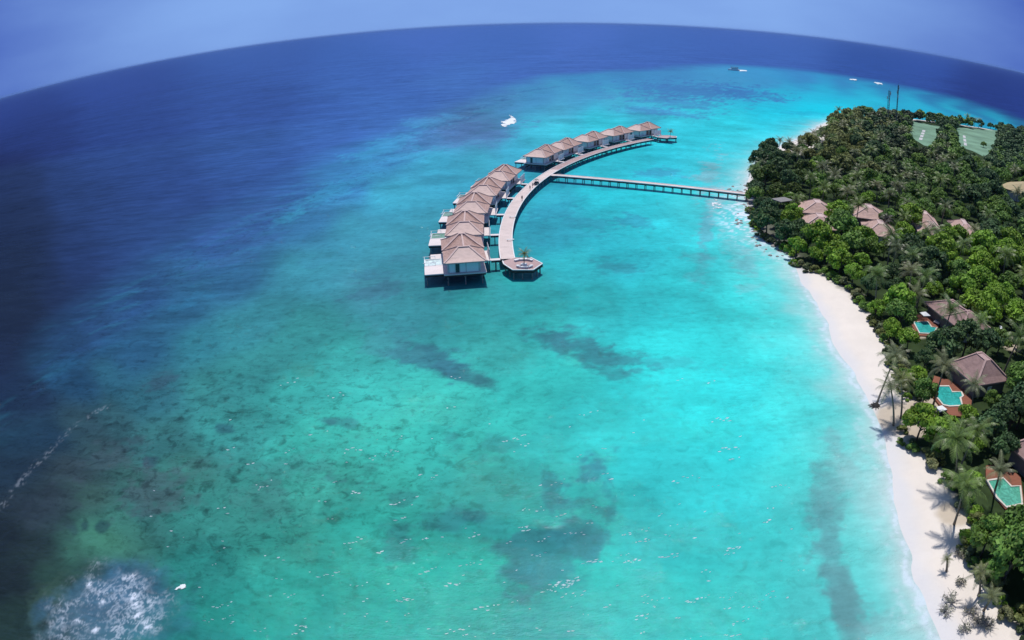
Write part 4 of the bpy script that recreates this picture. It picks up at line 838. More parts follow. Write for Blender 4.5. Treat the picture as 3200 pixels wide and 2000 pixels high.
# local +y is the long axis: yaw turns it towards the wanted heading
def bungalow_axis(cx, cy, heading, label, **kw):
    """cx, cy: middle of the front eave; heading: plan angle (deg) of the long axis"""
    yaw = R_(heading) - PI / 2; s = kw.get('s', 1.0)
    return bungalow(cx + 5 * s * math.cos(yaw), cy + 5 * s * math.sin(yaw), yaw, label, **kw)
bungalow_axis(98.6, 126.3, -88, 'brown thatched bungalow by the uppermost beach pool, white walled yard at its corner', s=.92)
def hip_bungalow(cx, cy, w, l, heading, label, ze=3.9, zr=6.6, mats=None, view=True):
    r = thing('thatched_bungalow', label, 'bungalow', (cx, cy, 1.1), R_(heading) - PI / 2, 'thatched bungalows among the trees')
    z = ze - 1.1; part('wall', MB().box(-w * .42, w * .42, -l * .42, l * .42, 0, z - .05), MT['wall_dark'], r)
    m = MB(); V = hip(m, -w / 2, w / 2, -l / 2, l / 2, z, ((-w * .08, -l * .16), (w * .08, l * .16)), zr - 1.1, 1, 1)
    mats = mats or [MT['thatch_pink'], MT['thatch_pink'], MT['thatch_cap']]; o = part('roof', m, mats, r); part('ridge_cap', caps(V), mats[2], o)
    part('door', MB().box(-.6, .6, l * .42 + .003, l * .42 + .06, .05, 2.1), MT['white'], r)
    CLEAR.append((cx, cy, max(w, l) * .46))
    if view: q_ = math.hypot(cx, cy); CLEAR.append((cx * (1 - 7 / q_), cy * (1 - 7 / q_), 3.6))
for a in [(100.0, 203.5, 13.0, 12.5, -105, 'pinkish hip roofed bungalow nearest the jetty, farther of its pair'), (93.3, 187.0, 13.0, 11.5, -105, 'pinkish hip roofed bungalow nearest the shore, dark trees on its left'),
          (118.0, 199.5, 14.0, 13.0, -110, 'wide pinkish hip roofed bungalow in the middle, farther of its pair'), (112.3, 181.5, 11.0, 13.5, -113, 'pinkish hip roofed bungalow with a dead palm before it'),
          (138.5, 194.5, 10.0, 12.0, -115, 'pinkish bungalow roof between palms, farther of the third pair'), (133.2, 182.0, 10.0, 11.0, -115, 'pinkish bungalow roof half buried in trees, nearer of the third pair'),
          (150.0, 185.5, 9.0, 18.0, -115, 'long pinkish bungalow roof at the inland end of the row')]: hip_bungalow(*a)
hip_bungalow(87.6, 93.2, 10.2, 9.4, -86, 'brown thatched bungalow behind the angular beach pool and its red timber deck', 4.3, 7.4, IROOF, False)
hip_bungalow(83.2, 65.5, 10.4, 10.0, -84, 'brown thatched bungalow cut by the right edge, above the lowest pool', 4.3, 7.4, IROOF, False)
# larger beige roof at the right edge
bg = thing('beige_hall', 'large building with a beige hipped roof rising from the forest', 'hall', (235, 248, 1.2), R_(35))
m = MB(); m.box(-10, 10, -8, 8, 0, 4.2); part('wall', m, MT['wall'], bg)
m = MB(); V = hip(m, -11.5, 11.5, -9.5, 9.5, 4.6, ((-4.5, -.4), (4.5, .4)), 7.8, 0, 0); part('roof', m, [MT['beige'], MT['beige'], MT['beige']], bg)
[part('window', MB().box(x, x + 1.6, -8.06, -8.003, .9, 3), MT['glass'], bg) for x in (-8, -4, 0, 4)]
CLEAR += [(238, 250, 13), (231, 241, 8), (229, 252, 8), (224, 240, 7), (219, 233, 6), (228, 232, 7)]
pv = thing('flat_shelter', 'small flat roofed shelter half buried in trees near the jetty end', 'shelter', (88, 205.5, 1.1), R_(25))
m = MB(); m.box(-3.2, 3.2, -2.2, 2.2, 5.0, 5.25); part('roof', m, MT['post'], pv)
[part('pillar', MB().bar((x, y, 0), (x, y, 5), .18, .18), MT['dark'], pv) for x in (-2.8, 2.8) for y in (-1.8, 1.8)]
CLEAR.append((88, 205, 3.6))
# pools and their timber terraces
POOLPOLY = []
def pool_set(deck, pool, mat, lab_deck, lab_pool, z=1.45):
    POOLPOLY.append(pool)
    d = MB(); d.prism(deck, 1.0, z); o = part('terrace', d, MT['timber'], None); tag(o, lab_deck, 'terrace', 'red timber pool terraces')
    t = thing('swimming_pool', lab_pool, 'pool', (0, 0, 0), 0, 'angular beach pools')
    c = np.mean(pool, 0); out = [tuple(c + (np.array(q) - c) * (1 + .42 / np.linalg.norm(np.array(q) - c))) for q in pool]
    m = MB(); n = len(pool)
    for i in range(n):
        j = (i + 1) % n; a, b, a2, b2 = pool[i], pool[j], out[i], out[j]
        m.add([(*a, 1.3), (*b, 1.3), (*b2, 1.3), (*a2, 1.3), (*a, z + .16), (*b, z + .16), (*b2, z + .16), (*a2, z + .16)], [(4, 5, 6, 7), (2, 3, 7, 6), (0, 1, 5, 4), (3, 2, 1, 0)])
    part('coping', m, MT['coping'], t); w = MB(); w.prism(pool, 1.2, z + .05); part('water', w, mat, t)
    cx, cy = np.mean(deck, 0); CLEAR.append((cx, cy, max(np.hypot(np.array(deck)[:, 0] - cx, np.array(deck)[:, 1] - cy)) * .72)); CLEAR.append((c[0], c[1], 4.2)); CLEAR.append((c[0] - c[0] / np.hypot(*c) * 5, c[1] - c[1] / np.hypot(*c) * 5, 2.6))
a5 = lambda x, y: (2800 + x * .1654, 900 + y * .1654); b6 = lambda x, y: (2720 + x * .1984, 1050 + y * .1984); c7 = lambda x, y: (2800 + x * .2315, 1350 + y * .2315)
G = lambda f, L, z=1.5: [tuple(at(*f(*q), z)) for q in L]
pool_set(G(a5, [(300, 700), (325, 480), (745, 520), (860, 650), (760, 780), (600, 900), (420, 890)])[::-1], G(a5, [(345, 650), (600, 645), (660, 740), (760, 750), (700, 860), (450, 850)])[::-1], MT['pool'], 'red timber terrace round the uppermost beach pool', 'turquoise pool with pale rim, uppermost of the three, white parasol beside it')
pool_set(G(b6, [(960, 780), (1005, 620), (1260, 690), (1560, 870), (1600, 1020), (1560, 1280), (1250, 1240), (1130, 1130), (960, 920)])[::-1], G(b6, [(985, 880), (1000, 800), (1240, 800), (1285, 890), (1420, 885), (1445, 945), (1400, 975), (1435, 1090), (1245, 1100), (1150, 1080)])[::-1], MT['pool'], 'red timber terrace round the many angled middle pool', 'turquoise many angled pool on a red terrace, middle of the three')
pool_set(G(c7, [(1215, 640), (1215, 450), (1360, 430), (1680, 580), (1740, 1000), (1480, 1040), (1330, 860)])[::-1], G(c7, [(1245, 665), (1450, 635), (1550, 745), (1665, 735), (1690, 965), (1490, 1005), (1370, 880)])[::-1], MT['pool_jade'], 'red timber terrace round the lowest pool', 'jade green pool, lowest of the three, palm shadows on it')
# parasol and daybeds by the first pool
q = at(*a5(550, 492), 3.4)
t = thing('parasol', 'square white parasol over the terrace of the uppermost pool', 'parasol', (q[0], q[1], 1.45))
m = MB(); m.tube([(0, 0, 0), (0, 0, 2.2)], .05, 6); part('pole', m, MT['metal'], t)
m = MB(); c_ = [(-1.0, -1.0), (1.0, -1.0), (1.0, 1.0), (-1.0, 1.0)]; m.add([(x, y, 1.95) for x, y in c_] + [(x, y, 1.88) for x, y in c_] + [(0, 0, 2.55)], [(0, 1, 8), (1, 2, 8), (2, 3, 8), (3, 0, 8), (4, 5, 1, 0), (5, 6, 2, 1), (6, 7, 3, 2), (7, 4, 0, 3), (7, 6, 5, 4)]); part('canopy', m, MT['white'], t)
def daybed(pos, yaw, label):
    t = thing('daybed', label, 'daybed', (*pos, 1.455), yaw, 'white daybeds by the beach pools')
    m = MB(); m.box(-1, 1, -.75, .75, .28, .48); part('mattress', m, MT['white'], t); m = MB(); m.box(-1.05, 1.05, -.8, .8, .16, .275); part('frame', m, MT['dark'], t)
    for x in (-.95, .85):
        for y in (-.7, .6):
            m = MB(); m.box(x, x + .1, y, y + .1, 0, .158); part('leg', m, MT['dark'], t)
    m = MB(); m.box(-1.0, -.55, -.6, .6, .485, .62); part('pillow', m, MT['white'], t)
daybed(at(*a5(790, 640), 1.8), .6, 'white daybed between the uppermost pool and its bungalow')
daybed(at(*b6(1110, 1150), 1.8), .2, 'white daybed at the palm shadow corner of the middle pool')
# walled yard of the first bungalow
yd = thing('garden_wall', 'low white wall of the yard at the uppermost beach bungalow', 'wall', (0, 0, 0))
m = MB(); L = [(102.6, 109.6), (107.6, 110.3), (109.4, 113.2)]
for a, b in zip(L[:-1], L[1:]): m.bar((*a, 2.3), (*b, 2.3), .35, 2.4)
part('panel', m, MT['wall'], yd); m = MB()
for a, b in zip(L[:-1], L[1:]): m.bar((*a, 3.58), (*b, 3.58), .6, .14)
part('cap', m, MT['white'], yd); CLEAR.append((106, 111, 4)); CLEAR.append((110, 108.5, 3))

# ------------------------------------------------------------------ planting
SG = 'thick island forest'
c3 = lambda x, y: (2300 + x * .3968, 800 + y * .3968); c8 = lambda x, y: (2800 + x * .2315, 1650 + y * .2315); c4 = lambda x, y: (2500 + x * .3968, 1400 + y * .3968)
SOLO = []
def solo(*a, **k):
    t, bc = palm_from(*a, **k); SOLO.append(bc)
solo(b6(105, 1030), b6(390, 330), 8.0, 'palm leaning far over the sand, dark root ball at its foot', PGREY, s=.9)
solo(b6(380, 1360), b6(320, 800), 7.5, 'slim palm on the sand left of two upright trunks by the middle pool', PGREY, s=.8)
solo(b6(490, 1262), b6(490, 690), 8.0, 'slim upright palm on the sand with bleached fronds, by the middle pool', OLIVE, s=.9)
solo(b6(985, 1100), b6(1170, 470), 10.5, 'tall thin palm rising in front of the middle pool', PGREY, s=.95)
solo((2983, 1636), (3012, 1519), 8.6, 'palm standing on open sand, its star shaped shadow at its foot', PGREEN, s=1.0)
solo(c7(1325, 815), c7(1405, 520), 8.0, 'dark trunked palm leaning across the lowest pool', PGREY, s=.75)
solo(c7(800, 620), c7(815, 90), 9.5, 'big palm with long drooping fronds above the lowest pool', PGREEN, s=1.15)
solo(c3(1090, 430), c3(1112, 140), 9.0, 'palm with a bare pale trunk at the forest edge above the uppermost pool', PGREEN, s=1.05)
solo(c3(1330, 430), c3(1385, 120), 9.0, 'grey fronded palm, upper of two left of the uppermost bungalow', PGREY, s=1.0)
solo(c3(1390, 500), c3(1420, 300), 6.5, 'grey fronded palm, lower of two left of the uppermost bungalow', PGREY, s=1.0)
solo(e(425, 640), e(440, 510), 8.5, 'lone tall palm over the lagoon, leftmost by the northern beach', PGREY, s=.9)
solo(e(545, 640), e(540, 520), 9.5, 'tall palm second from the lagoon by the northern beach', PGREY, s=1.0)
solo(e(640, 600), e(672, 490), 9.5, 'dark palm standing against the northern sand', PGREY, s=.9)
solo(e(760, 450), e(790, 350), 9.5, 'small far palm at the inner end of the northern beach', PGREEN, s=.9)
solo(e(175, 900), e(160, 740), 7.5, 'palm leaning out over the water beside the jetty end', PGREEN, s=1.15)
solo(c8(1130, 905), c8(1130, 620), 5.2, 'short pale fronded palm on the sand at the lower right', PGREY, s=.5)
solo(c8(1195, 1095), c8(1290, 930), 4.6, 'stunted palm with bleached fronds, lowest on the sand', PGREY, s=.5)
solo(c8(700, 560), c8(690, 420), 2.6, 'tiny sapling palm alone on the open sand', PGREY, s=.28)
solo(e(1245, 1300), e(1250, 1150), 7.5, 'dead looking palm before the middle bungalow of the row', (.07, .065, .05), s=.8)
# small palms on the boardwalk platforms
for (px, pz, zc, lab, s) in ((r1(1945, 870), 2.6, 5.6, 'small yellowish palm on the octagonal platform', .52), ((2094, 431.5), 2.6, 6.0, 'small palm on the far end platform of the boardwalk', .55)):
    b = at(*px, pz); t = thing('coconut_palm', lab, 'palm', (b[0], b[1], pz), 0, 'palms planted on the platforms')
    part('trunk', palm_trunk((.15, .1, zc - pz), r0=.12), MT['bark'], t, smooth=True)
    k = link('crown', FRONDS[1], t); k.location = (.15, .1, zc - pz); k.scale = (s,) * 3; setcol(k, OLIVE, .02)
    pm = MB(); pm.tube([(0, 0, .014), (0, 0, .5)], [.75, .85], 10); part('planter', pm, MT['white'], t)

cand = []
tr = random.Random(5)
vb = np.array(VEG)
# candidate points: nearer ones first, spacing widens with distance (bigger crowns far off)
N_ = 26000
X = np.concatenate([rng.uniform(50, 170, N_), rng.uniform(80, 640, N_)]); Y = np.concatenate([rng.uniform(20, 260, N_), rng.uniform(100, 530, N_)])
sd = seg_sdf(X, Y, VEG); ok = sd > .8
px, py = project(np.c_[X, Y, np.full(len(X), 5.0)]); ok &= (px > 2100) & (px < 4300) & (py < 2500) & (py > 200)
infr = (px < 3300) & (py < 2110)
for fpoly in FIELDS: ok &= seg_sdf(X, Y, fpoly) < -1.5
for fpoly in FIELDS:
    for hh in (4.0, 8.0, 10.5): ok &= seg_sdf(X * 60 / (60 - hh), Y * 60 / (60 - hh), fpoly) < (-1.0 if hh < 5 else 2.0)
for fpoly in POOLPOLY:
    for hh in (2.0, 4.5, 7.0): ok &= seg_sdf(X * 60 / (60 - hh), Y * 60 / (60 - hh), fpoly) < -1.6
infr = infr[ok]; X, Y, sd = X[ok], Y[ok], sd[ok]; rr_ = np.hypot(X, Y)
placed = []; cells = {}
def free(x, y, s):
    k = 12.0; cx, cy = int(x // k), int(y // k)
    for i in (-1, 0, 1):
        for j in (-1, 0, 1):
            for (a, b, q) in cells.get((cx + i, cy + j), ()):
                if (a - x) ** 2 + (b - y) ** 2 < (.5 * (s + q)) ** 2: return False
    return True
for i in range(len(X)):
    x, y, r = X[i], Y[i], rr_[i]
    s = 4.5 + min(max(r - 90, 0) / 110 * 1.5, 3.0)
    if any((x - a) ** 2 + (y - b) ** 2 < (c + 1.6) ** 2 for a, b, c in CLEAR): continue
    # keep what stands straight in front of a roof or pool low or away
    low = any((x + x / r * 6 - a) ** 2 + (y + y / r * 6 - b) ** 2 < (c + .5) ** 2 for a, b, c in CLEAR)
    if low and tr.random() < .35: continue
    if any(np.hypot(x - b_[0], y - b_[1]) < 2.2 for b_, _ in SOLO): continue
    if not free(x, y, s): continue
    k = 12.0; cells.setdefault((int(x // k), int(y // k)), []).append((x, y, s)); placed.append((not infr[i], r, x, y, sd[i], low))
placed.sort()
# colour and kind by where on the island a tree grows (chart sheet pixels)
TZ = [(2000, 570, 110, BRIGHT), (2120, 590, 70, BRIGHT), (1850, 440, 50, (.075, .125, .024)), (2350, 640, 110, BRIGHT), (2280, 720, 60, BRIGHT), (2120, 760, 40, BRIGHT), (2150, 830, 40, BRIGHT), (2130, 900, 50, BRIGHT), (2190, 1000, 50, BRIGHT), (2250, 1050, 70, BRIGHT), (2150, 1010, 40, MID), (2270, 1120, 50, BRIGHT), (1850, 510, 60, DARK), (1800, 400, 50, DARK), (1830, 370, 40, DARK), (2240, 810, 60, DARK), (2360, 960, 90, DARK), (2390, 900, 60, DARK), (2330, 320, 40, DARK), (2380, 330, 50, DARK), (2220, 300, 30, DARK), (2340, 1330, 70, MID), (2380, 1200, 60, MID), (2400, 1400, 60, DARK), (2100, 480, 120, MID), (1990, 330, 80, OLIVE), (2060, 290, 60, DARK), (2100, 640, 60, DARK), (2180, 650, 60, DARK), (2260, 480, 100, MID), (2350, 520, 70, DARK), (2120, 350, 60, (.045, .075, .028)), (2300, 430, 70, DARK)]
LMK = [('the uppermost beach pool', 90, 119), ('the bungalow by the uppermost pool', 98.6, 117.5), ('the middle beach pool', 78.5, 90), ('the bungalow behind the middle pool', 88, 90), ('the lowest pool', 72.5, 62), ('the bungalow at the right edge', 84, 62), ('the open sand at the lower right', 63, 50), ('the jetty end', 88, 226), ('the bungalow pair nearest the jetty', 97, 196), ('the middle pair of pinkish bungalows', 115, 190), ('the third pair of pinkish bungalows', 136, 188), ('the long pinkish roof', 150, 185), ('the beige hall', 235, 248), ('the northern beach', 165, 372), ('the radio masts', 282, 452), ('the nearer playing field', 305, 430), ('the second playing field', 370, 440), ('the flat shelter', 88, 205), ('the bend of the beach', 80, 150), ('the two grey palms above the pools', 93, 140), ('the inner forest', 165, 260), ('the forest rise', 200, 320), ('the right edge of the forest', 150, 140)]
def where(x, y):
    n, a, b = min(LMK, key=lambda q: math.hypot(q[1] - x, q[2] - y)); r = math.hypot(a, b); ux, uy = a / r, b / r; dx, dy = x - a, y - b; f = dx * ux + dy * uy; g = dx * uy - dy * ux
    return ('beyond ' if f > 0 else 'in front of ') + n if abs(f) > abs(g) else ('inland of ' if g > 0 else 'seaward of ') + n
for u, v, sc_, c_ in [(1500, 335, .8, DARK), (1545, 322, .7, MID), (1600, 345, .6, MID), (1860, 372, .9, DARK), (1905, 362, .8, OLIVE), (2110, 395, .9, DARK), (2150, 402, .8, MID), (2215, 425, 1.0, DARK), (2050, 560, .6, MID), (1700, 392, .6, OLIVE)]:
    b = at(*e(u, v), 1.3); broadleaf(b[0], b[1], sc_, c_, {DARK: 'dark', MID: 'mid green', OLIVE: 'olive'}[c_] + ' lone tree at the rim of the ' + ('nearer' if u < 1750 else 'second') + ' playing field')
for u, v in [(1975, 385), (2010, 390)]:
    b = at(*e(u, v), 1.3); palm(b[0], b[1], .9, PGREY, 'tall thin palm standing alone on the far side of the second field')
far = []; nB_ = nP_ = 0
for (offv, r, x, y, d, low) in placed:
    qx, qy = project(np.array([[x, y, 5.0]])); qx, qy = qx[0] / K, qy[0] / K
    ws = [(math.exp(-((qx - a) ** 2 + (qy - b) ** 2) / (2 * (c * .6) ** 2)), col) for a, b, c, col in TZ]; ws.append((.12, MID))
    tot = tr.random() * sum(w for w, _ in ws); acc = 0
    for w, col in ws:
        acc += w
        if acc >= tot: break
    pz = .08 + .55 * math.exp(-((qx - 2060) / 130) ** 2 - ((qy - 420) / 90) ** 2) + .3 * math.exp(-((qx - 2200) / 90) ** 2 - ((qy - 560) / 70) ** 2) + .25 * math.exp(-((qx - 2190) / 50) ** 2 - ((qy - 640) / 40) ** 2)
    if r < 150: pz = max(pz, .16)
    ispalm = tr.random() < pz
    zone = where(x, y)
    if ispalm and nP_ < 270 and not offv:
        nP_ += 1; c = tr.choice([PGREY, PGREEN, PGREEN, PGREEN, (.12, .145, .06)]); palm(x, y, tr.uniform(.85, 1.2) * (.75 if low else 1), c, ('grey green' if c is PGREY else 'green') + ' coconut palm ' + zone)
    elif not ispalm and nB_ < 285 and not offv:
        nB_ += 1; s = (.82 + .10 * min(max(r - 90, 0) / 110 * 1.5, 3.0)) * tr.choice([.68, .8, .9, 1.0, 1.1, 1.25]) * tr.uniform(.92, 1.08)
        if low: s *= .72
        if d < 2.5: s *= .85
        w = 'bright green' if col is BRIGHT else 'dark' if col is DARK else 'olive' if col is OLIVE else 'mid green'
        broadleaf(x, y, s, col, w + ' broadleaf tree ' + zone, hz=(1.15 if s > .55 else 1.25) * (1 - .0))
    else: far.append((x, y, col, ispalm, low))
# the rest of the forest, too many and too far to count
Vs = []; Fs = []; Ts = []; Cs = []; off = 0
lowc = [crown_arrays(400 + i, 4.0, 1.2, 7.0, 12, 55, .50) for i in range(4)]; lowp = [frond_arrays(500 + i, 13, 3.6, 1.4) for i in range(2)]
def add_far(A, x, y, z, s, col):
    global off
    V, Fc, T = A; a = tr.uniform(0, 6.28); c, s_ = math.cos(a), math.sin(a); W = V * s; W = np.c_[W[:, 0] * c - W[:, 1] * s_ + x, W[:, 0] * s_ + W[:, 1] * c + y, W[:, 2] + z]
    f = tr.uniform(.85, 1.15); Vs.append(W); Fs.append(Fc + off); off += len(W); Cs.append(np.outer((.45 + 1.15 * T) * f, col))
for x, y, col, ip, low in far:
    z = gz(x, y)
    if ip:
        add_far(lowp[tr.randrange(2)], x, y, z + 8.5, 1.1, PGREY if tr.random() < .4 else PGREEN)
        add_far(lowc[tr.randrange(4)], x + 1, y, z, .6, col)
    else: add_far(lowc[tr.randrange(4)], x, y, z, (.62 if low else tr.uniform(1.05, 1.4)), col)
m, nt, N, L, b = new_mat('far_leaves'); a = N.new('ShaderNodeAttribute'); a.attribute_name = 'leaf_colour'; L.new(a.outputs['Color'], b.inputs['Base Color']); b.inputs['Roughness'].default_value = .6; b.inputs['Specular IOR Level'].default_value = .3
if Vs:
    me = np_mesh('forest', np.concatenate(Vs), np.concatenate(Fs), m, {'leaf_colour': ('FLOAT_COLOR', np.concatenate(Cs))}, smooth=False)
    fo = link('forest', me); tag(fo, 'dense far forest of broadleaf trees and palms', 'forest', kind='stuff')
print('TREES', len(placed), nB_, nP_, len(far))
# beach-edge shrubs and undergrowth
cnt = 0
for i in range(0, 30000):
    x, y = tr.uniform(50, 130), tr.uniform(25, 215); d = in_poly(x, y, VEG) if cnt < 150 else 99
    if cnt >= 150: break
    if not (-.4 < d < 2.2): continue
    q = project(np.array([[x, y, 1.5]])); 
    if q[0][0] > 3230 or q[1][0] > 2040: continue
    cnt += 1
    z_ = 'lowest stretch of sand' if q[1][0] > 1500 else 'pools' if q[1][0] > 1000 else 'curve of beach below the jetty' if q[1][0] > 780 else 'rocky shore by the jetty'
    colr = tr.choice([MID, BRIGHT, OLIVE, (.05, .075, .03), PGREY]); nm = {MID: 'green', BRIGHT: 'bright green', OLIVE: 'olive', PGREY: 'greyish'}.get(colr, 'dark green')
    shrub(x, y, tr.uniform(.55, 1.05), colr, nm + ' shrub at the forest edge along the ' + z_)
# twiggy, nearly bare bushes on the sand at the lower right
for k, (u, v, s) in enumerate([(760, 960, 1.05), (880, 720, .7), (1010, 1120, .9), (1120, 1240, .9), (1250, 1300, .9), (860, 350, .7), (700, 1080, .8), (940, 1330, .8)]):
    b = at(*c8(u, v), 1.1); t = thing('bare_bush', ['spreading bare bush nearest the waterline at the lower right', 'grey bare bush between the pale palms', 'bare bush beside the stunted palm', 'bare bush low on the sand below the stunted palm', 'bare bush nearest the dark trees at the lower right', 'small bare bush under the forest edge by the palm shadow', 'low bare bush touching the wet sand', 'bare bush lowest on the sand'][k], 'bush', (b[0], b[1], gz(*b)), tr.uniform(0, 6), 'bare bushes on the lower sand')
    m = MB()
    for j in range(16):
        a_ = tr.uniform(0, 6.28); l = s * tr.uniform(.9, 1.9); h = s * tr.uniform(.3, 1.2); p0 = (tr.uniform(-.2, .2), tr.uniform(-.2, .2), -.1)
        p1 = (math.cos(a_) * l * .5, math.sin(a_) * l * .5, h * .7); p2 = (math.cos(a_ + .3) * l, math.sin(a_ + .3) * l, h); m.tube([p0, p1, p2], [.06 * s, .04 * s, .015], 5)
        m.tube([p1, (p1[0] + math.cos(a_ - .9) * l * .45, p1[1] + math.sin(a_ - .9) * l * .45, h * 1.05)], [.035 * s, .012], 4)
    part('branches', m, MT['post'], t)
    V, Fc, T = crown_arrays(700 + k, 1.35 * s, .0, 1.1 * s, 7, 16, .11); c = link('leaves', tone_mesh('leaves', V, Fc, T, MT['leaf']), t); setcol(c, (.30, .29, .22), .1)
# root ball of the leaning palm
b = at(*b6(105, 1035), 1.0); m = MB(); rr2 = random.Random(3)
for j in range(12):
    a_ = j / 12 * 6.28; m.tube([(0, 0, .35), (math.cos(a_) * .6, math.sin(a_) * .6, .12), (math.cos(a_) * (1.0 + rr2.random() * .6), math.sin(a_) * (1.0 + rr2.random() * .6), -.1)], [.22, .14, .05], 5)
m.tube([(0, 0, -.3), (0, 0, .3), (0, 0, .62)], [.75, .6, .25], 9)
o = part('root_ball', m, MT['dark'], None); o.location = (b[0], b[1], gz(*b)); tag(o, 'dark exposed root mass on the wet sand under the leaning palm', 'roots')

# ------------------------------------------------------------------ rocks by the jetty
def rock_mesh(seed):
    import bmesh
    bm = bmesh.new(); bmesh.ops.create_icosphere(bm, subdivisions=2, radius=1.0); r = random.Random(seed); ph = [r.uniform(0, 6) for _ in range(6)]
    for v in bm.verts:
        k = 1 + .22 * math.sin(3 * v.co.x + ph[0]) + .18 * math.sin(4 * v.co.y + ph[1]) + .15 * math.sin(5 * v.co.z + ph[2]) + r.uniform(-.07, .07); v.co = v.co * k; v.co.z *= .6
    me = bpy.data.meshes.new('rock'); bm.to_mesh(me); bm.free(); me.materials.append(MT['stone']); return me
RM = [rock_mesh(i) for i in range(5)]
cnt = 0
while cnt < 90:
    y = tr.uniform(168, 252); x = tr.uniform(68, 115); d = in_poly(x, y, SHORE)
    if not (-6 < d < 3): continue
    o = link('rock', RM[tr.randrange(5)]); s = tr.uniform(.25, .85); o.scale = (s * tr.uniform(.8, 1.5), s, s); o.rotation_euler = (0, 0, tr.uniform(0, 6)); o.location = (x, y, max(gz(x, y), -.25) + .05 * s)
    tag(o, 'grey coral boulder on the rocky shore ' + ('between jetty and northern beach' if y > 228 else 'under the jetty end' if y > 210 else 'below the jetty in the surf'), 'rock', 'grey boulders along the rocky shore'); cnt += 1

# ------------------------------------------------------------------ masts, boat
def mast(px_base, px_top, label, w):
    b = at(*px_base, 1.2); d = ray(*px_top); hgt = H + d[2] * np.hypot(*b) / np.hypot(d[0], d[1]) - 1.2
    t = thing('radio_mast', label, 'mast', (b[0], b[1], 1.2), .3, 'radio masts behind the forest')
    m = MB()
    cs = [(w * math.cos(q), w * math.sin(q)) for q in (0, 2.09, 4.19)]
    for x, y in cs: m.bar((x, y, 0), (x, y, hgt), .22, .22)
    n = int(hgt / 1.6)
    for k in range(n):
        for i in range(3): m.bar((*cs[i], k * hgt / n), (*cs[(i + 1) % 3], (k + 1) * hgt / n), .1, .1)
    part('lattice', m, MT['metal'], t)
    for i in range(3):
        a = MB(); a.tube([(cs[i][0], cs[i][1], hgt - 2 - i * 3), (cs[i][0] * 1.9, cs[i][1] * 1.9, hgt - 2 - i * 3)], .08, 5); a.box(cs[i][0] * 1.9 - .2, cs[i][0] * 1.9 + .2, cs[i][1] * 1.9 - .2, cs[i][1] * 1.9 + .2, hgt - 3.2 - i * 3, hgt - 1 - i * 3); part('antenna', a, MT['white'], t)
    m = MB(); m.tube([(0, 0, hgt - .5), (0, 0, hgt + 2)], .06, 5); part('tip', m, MT['metal'], t)
mast((2095 * K, 305 * K), (2107 * K, 215 * K), 'shorter thicker radio mast behind the forest', .75)
mast((2115 * K, 308 * K), (2134 * K, 203 * K), 'taller thin radio mast behind the forest', .38)
# markings and goals on the fields
def marking(p0, p1, w, label, n):
    a = at(*e(*p0), 1.4); b = at(*e(*p1), 1.4); m = MB(); d = (b - a); L_ = np.linalg.norm(d)
    t = thing('pitch_marking', label, 'marking', (a[0], a[1], 1.36), math.atan2(d[1], d[0]))
    for k in range(n): m.box(L_ * (k + .08) / n, L_ * (k + .80) / n, -w / 2, w / 2, .012, .06)
    part('strip', m, MT['wall'], t)
marking((1528, 498), (1560, 412), 2.4, 'broken white strip down the middle of the nearer field', 4)
marking((1903, 545), (1890, 455), 2.2, 'broken white strip on the farther field', 3)
def hull(mb, L, W, Hh):
    ring = []
    for k in range(9):
        f = k / 8; w = W / 2 * (1 - max(0, (f - .45) / .55) ** 2.2); x = -L / 2 + L * f
        ring.append([(x, -w, Hh * (1 + .25 * f)), (x, -w * .75, 0), (x, 0, -.4), (x, w * .75, 0), (x, w, Hh * (1 + .25 * f))])
    V = [p for r in ring for p in r]; F_ = []
    for k in range(8):
        for j in range(4): F_.append((k * 5 + j, k * 5 + j + 1, k * 5 + 6 + j, k * 5 + 5 + j))
        F_.append((k * 5 + 4, k * 5, k * 5 + 5, k * 5 + 9))
    F_.append((0, 1, 2, 3, 4)); mb.add(V, F_)
q = at(1920 + 1408 * .2646, 832 * .2646)
bo = thing('motor_yacht', 'white motor yacht with a dark roof crossing the far reef edge', 'boat', (q[0], q[1], 0), PI - .05)
m = MB(); hull(m, 17, 5, 1.7); part('hull', m, MT['white'], bo, smooth=False)
m = MB(); m.box(-6.5, 4, -1.9, 1.9, 1.75, 3.7); part('cabin', m, MT['white'], bo); part('window', MB().box(-6, 3.5, 1.903, 1.93, 2.8, 3.2), MT['glass'], bo); part('window', MB().box(-5, -1, -1.93, -1.903, 2.9, 3.2), MT['glass'], bo)
m = MB(); m.box(-6.5, 4.2, -2.0, 2.0, 4.5, 4.9); part('roof', m, MT['metal'], bo); [part('pillar', MB().bar((x, y, 3.7), (x, y, 4.5), .15, .15), MT['metal'], bo) for x in (-6, 3.5) for y in (-1.7, 1.7)]

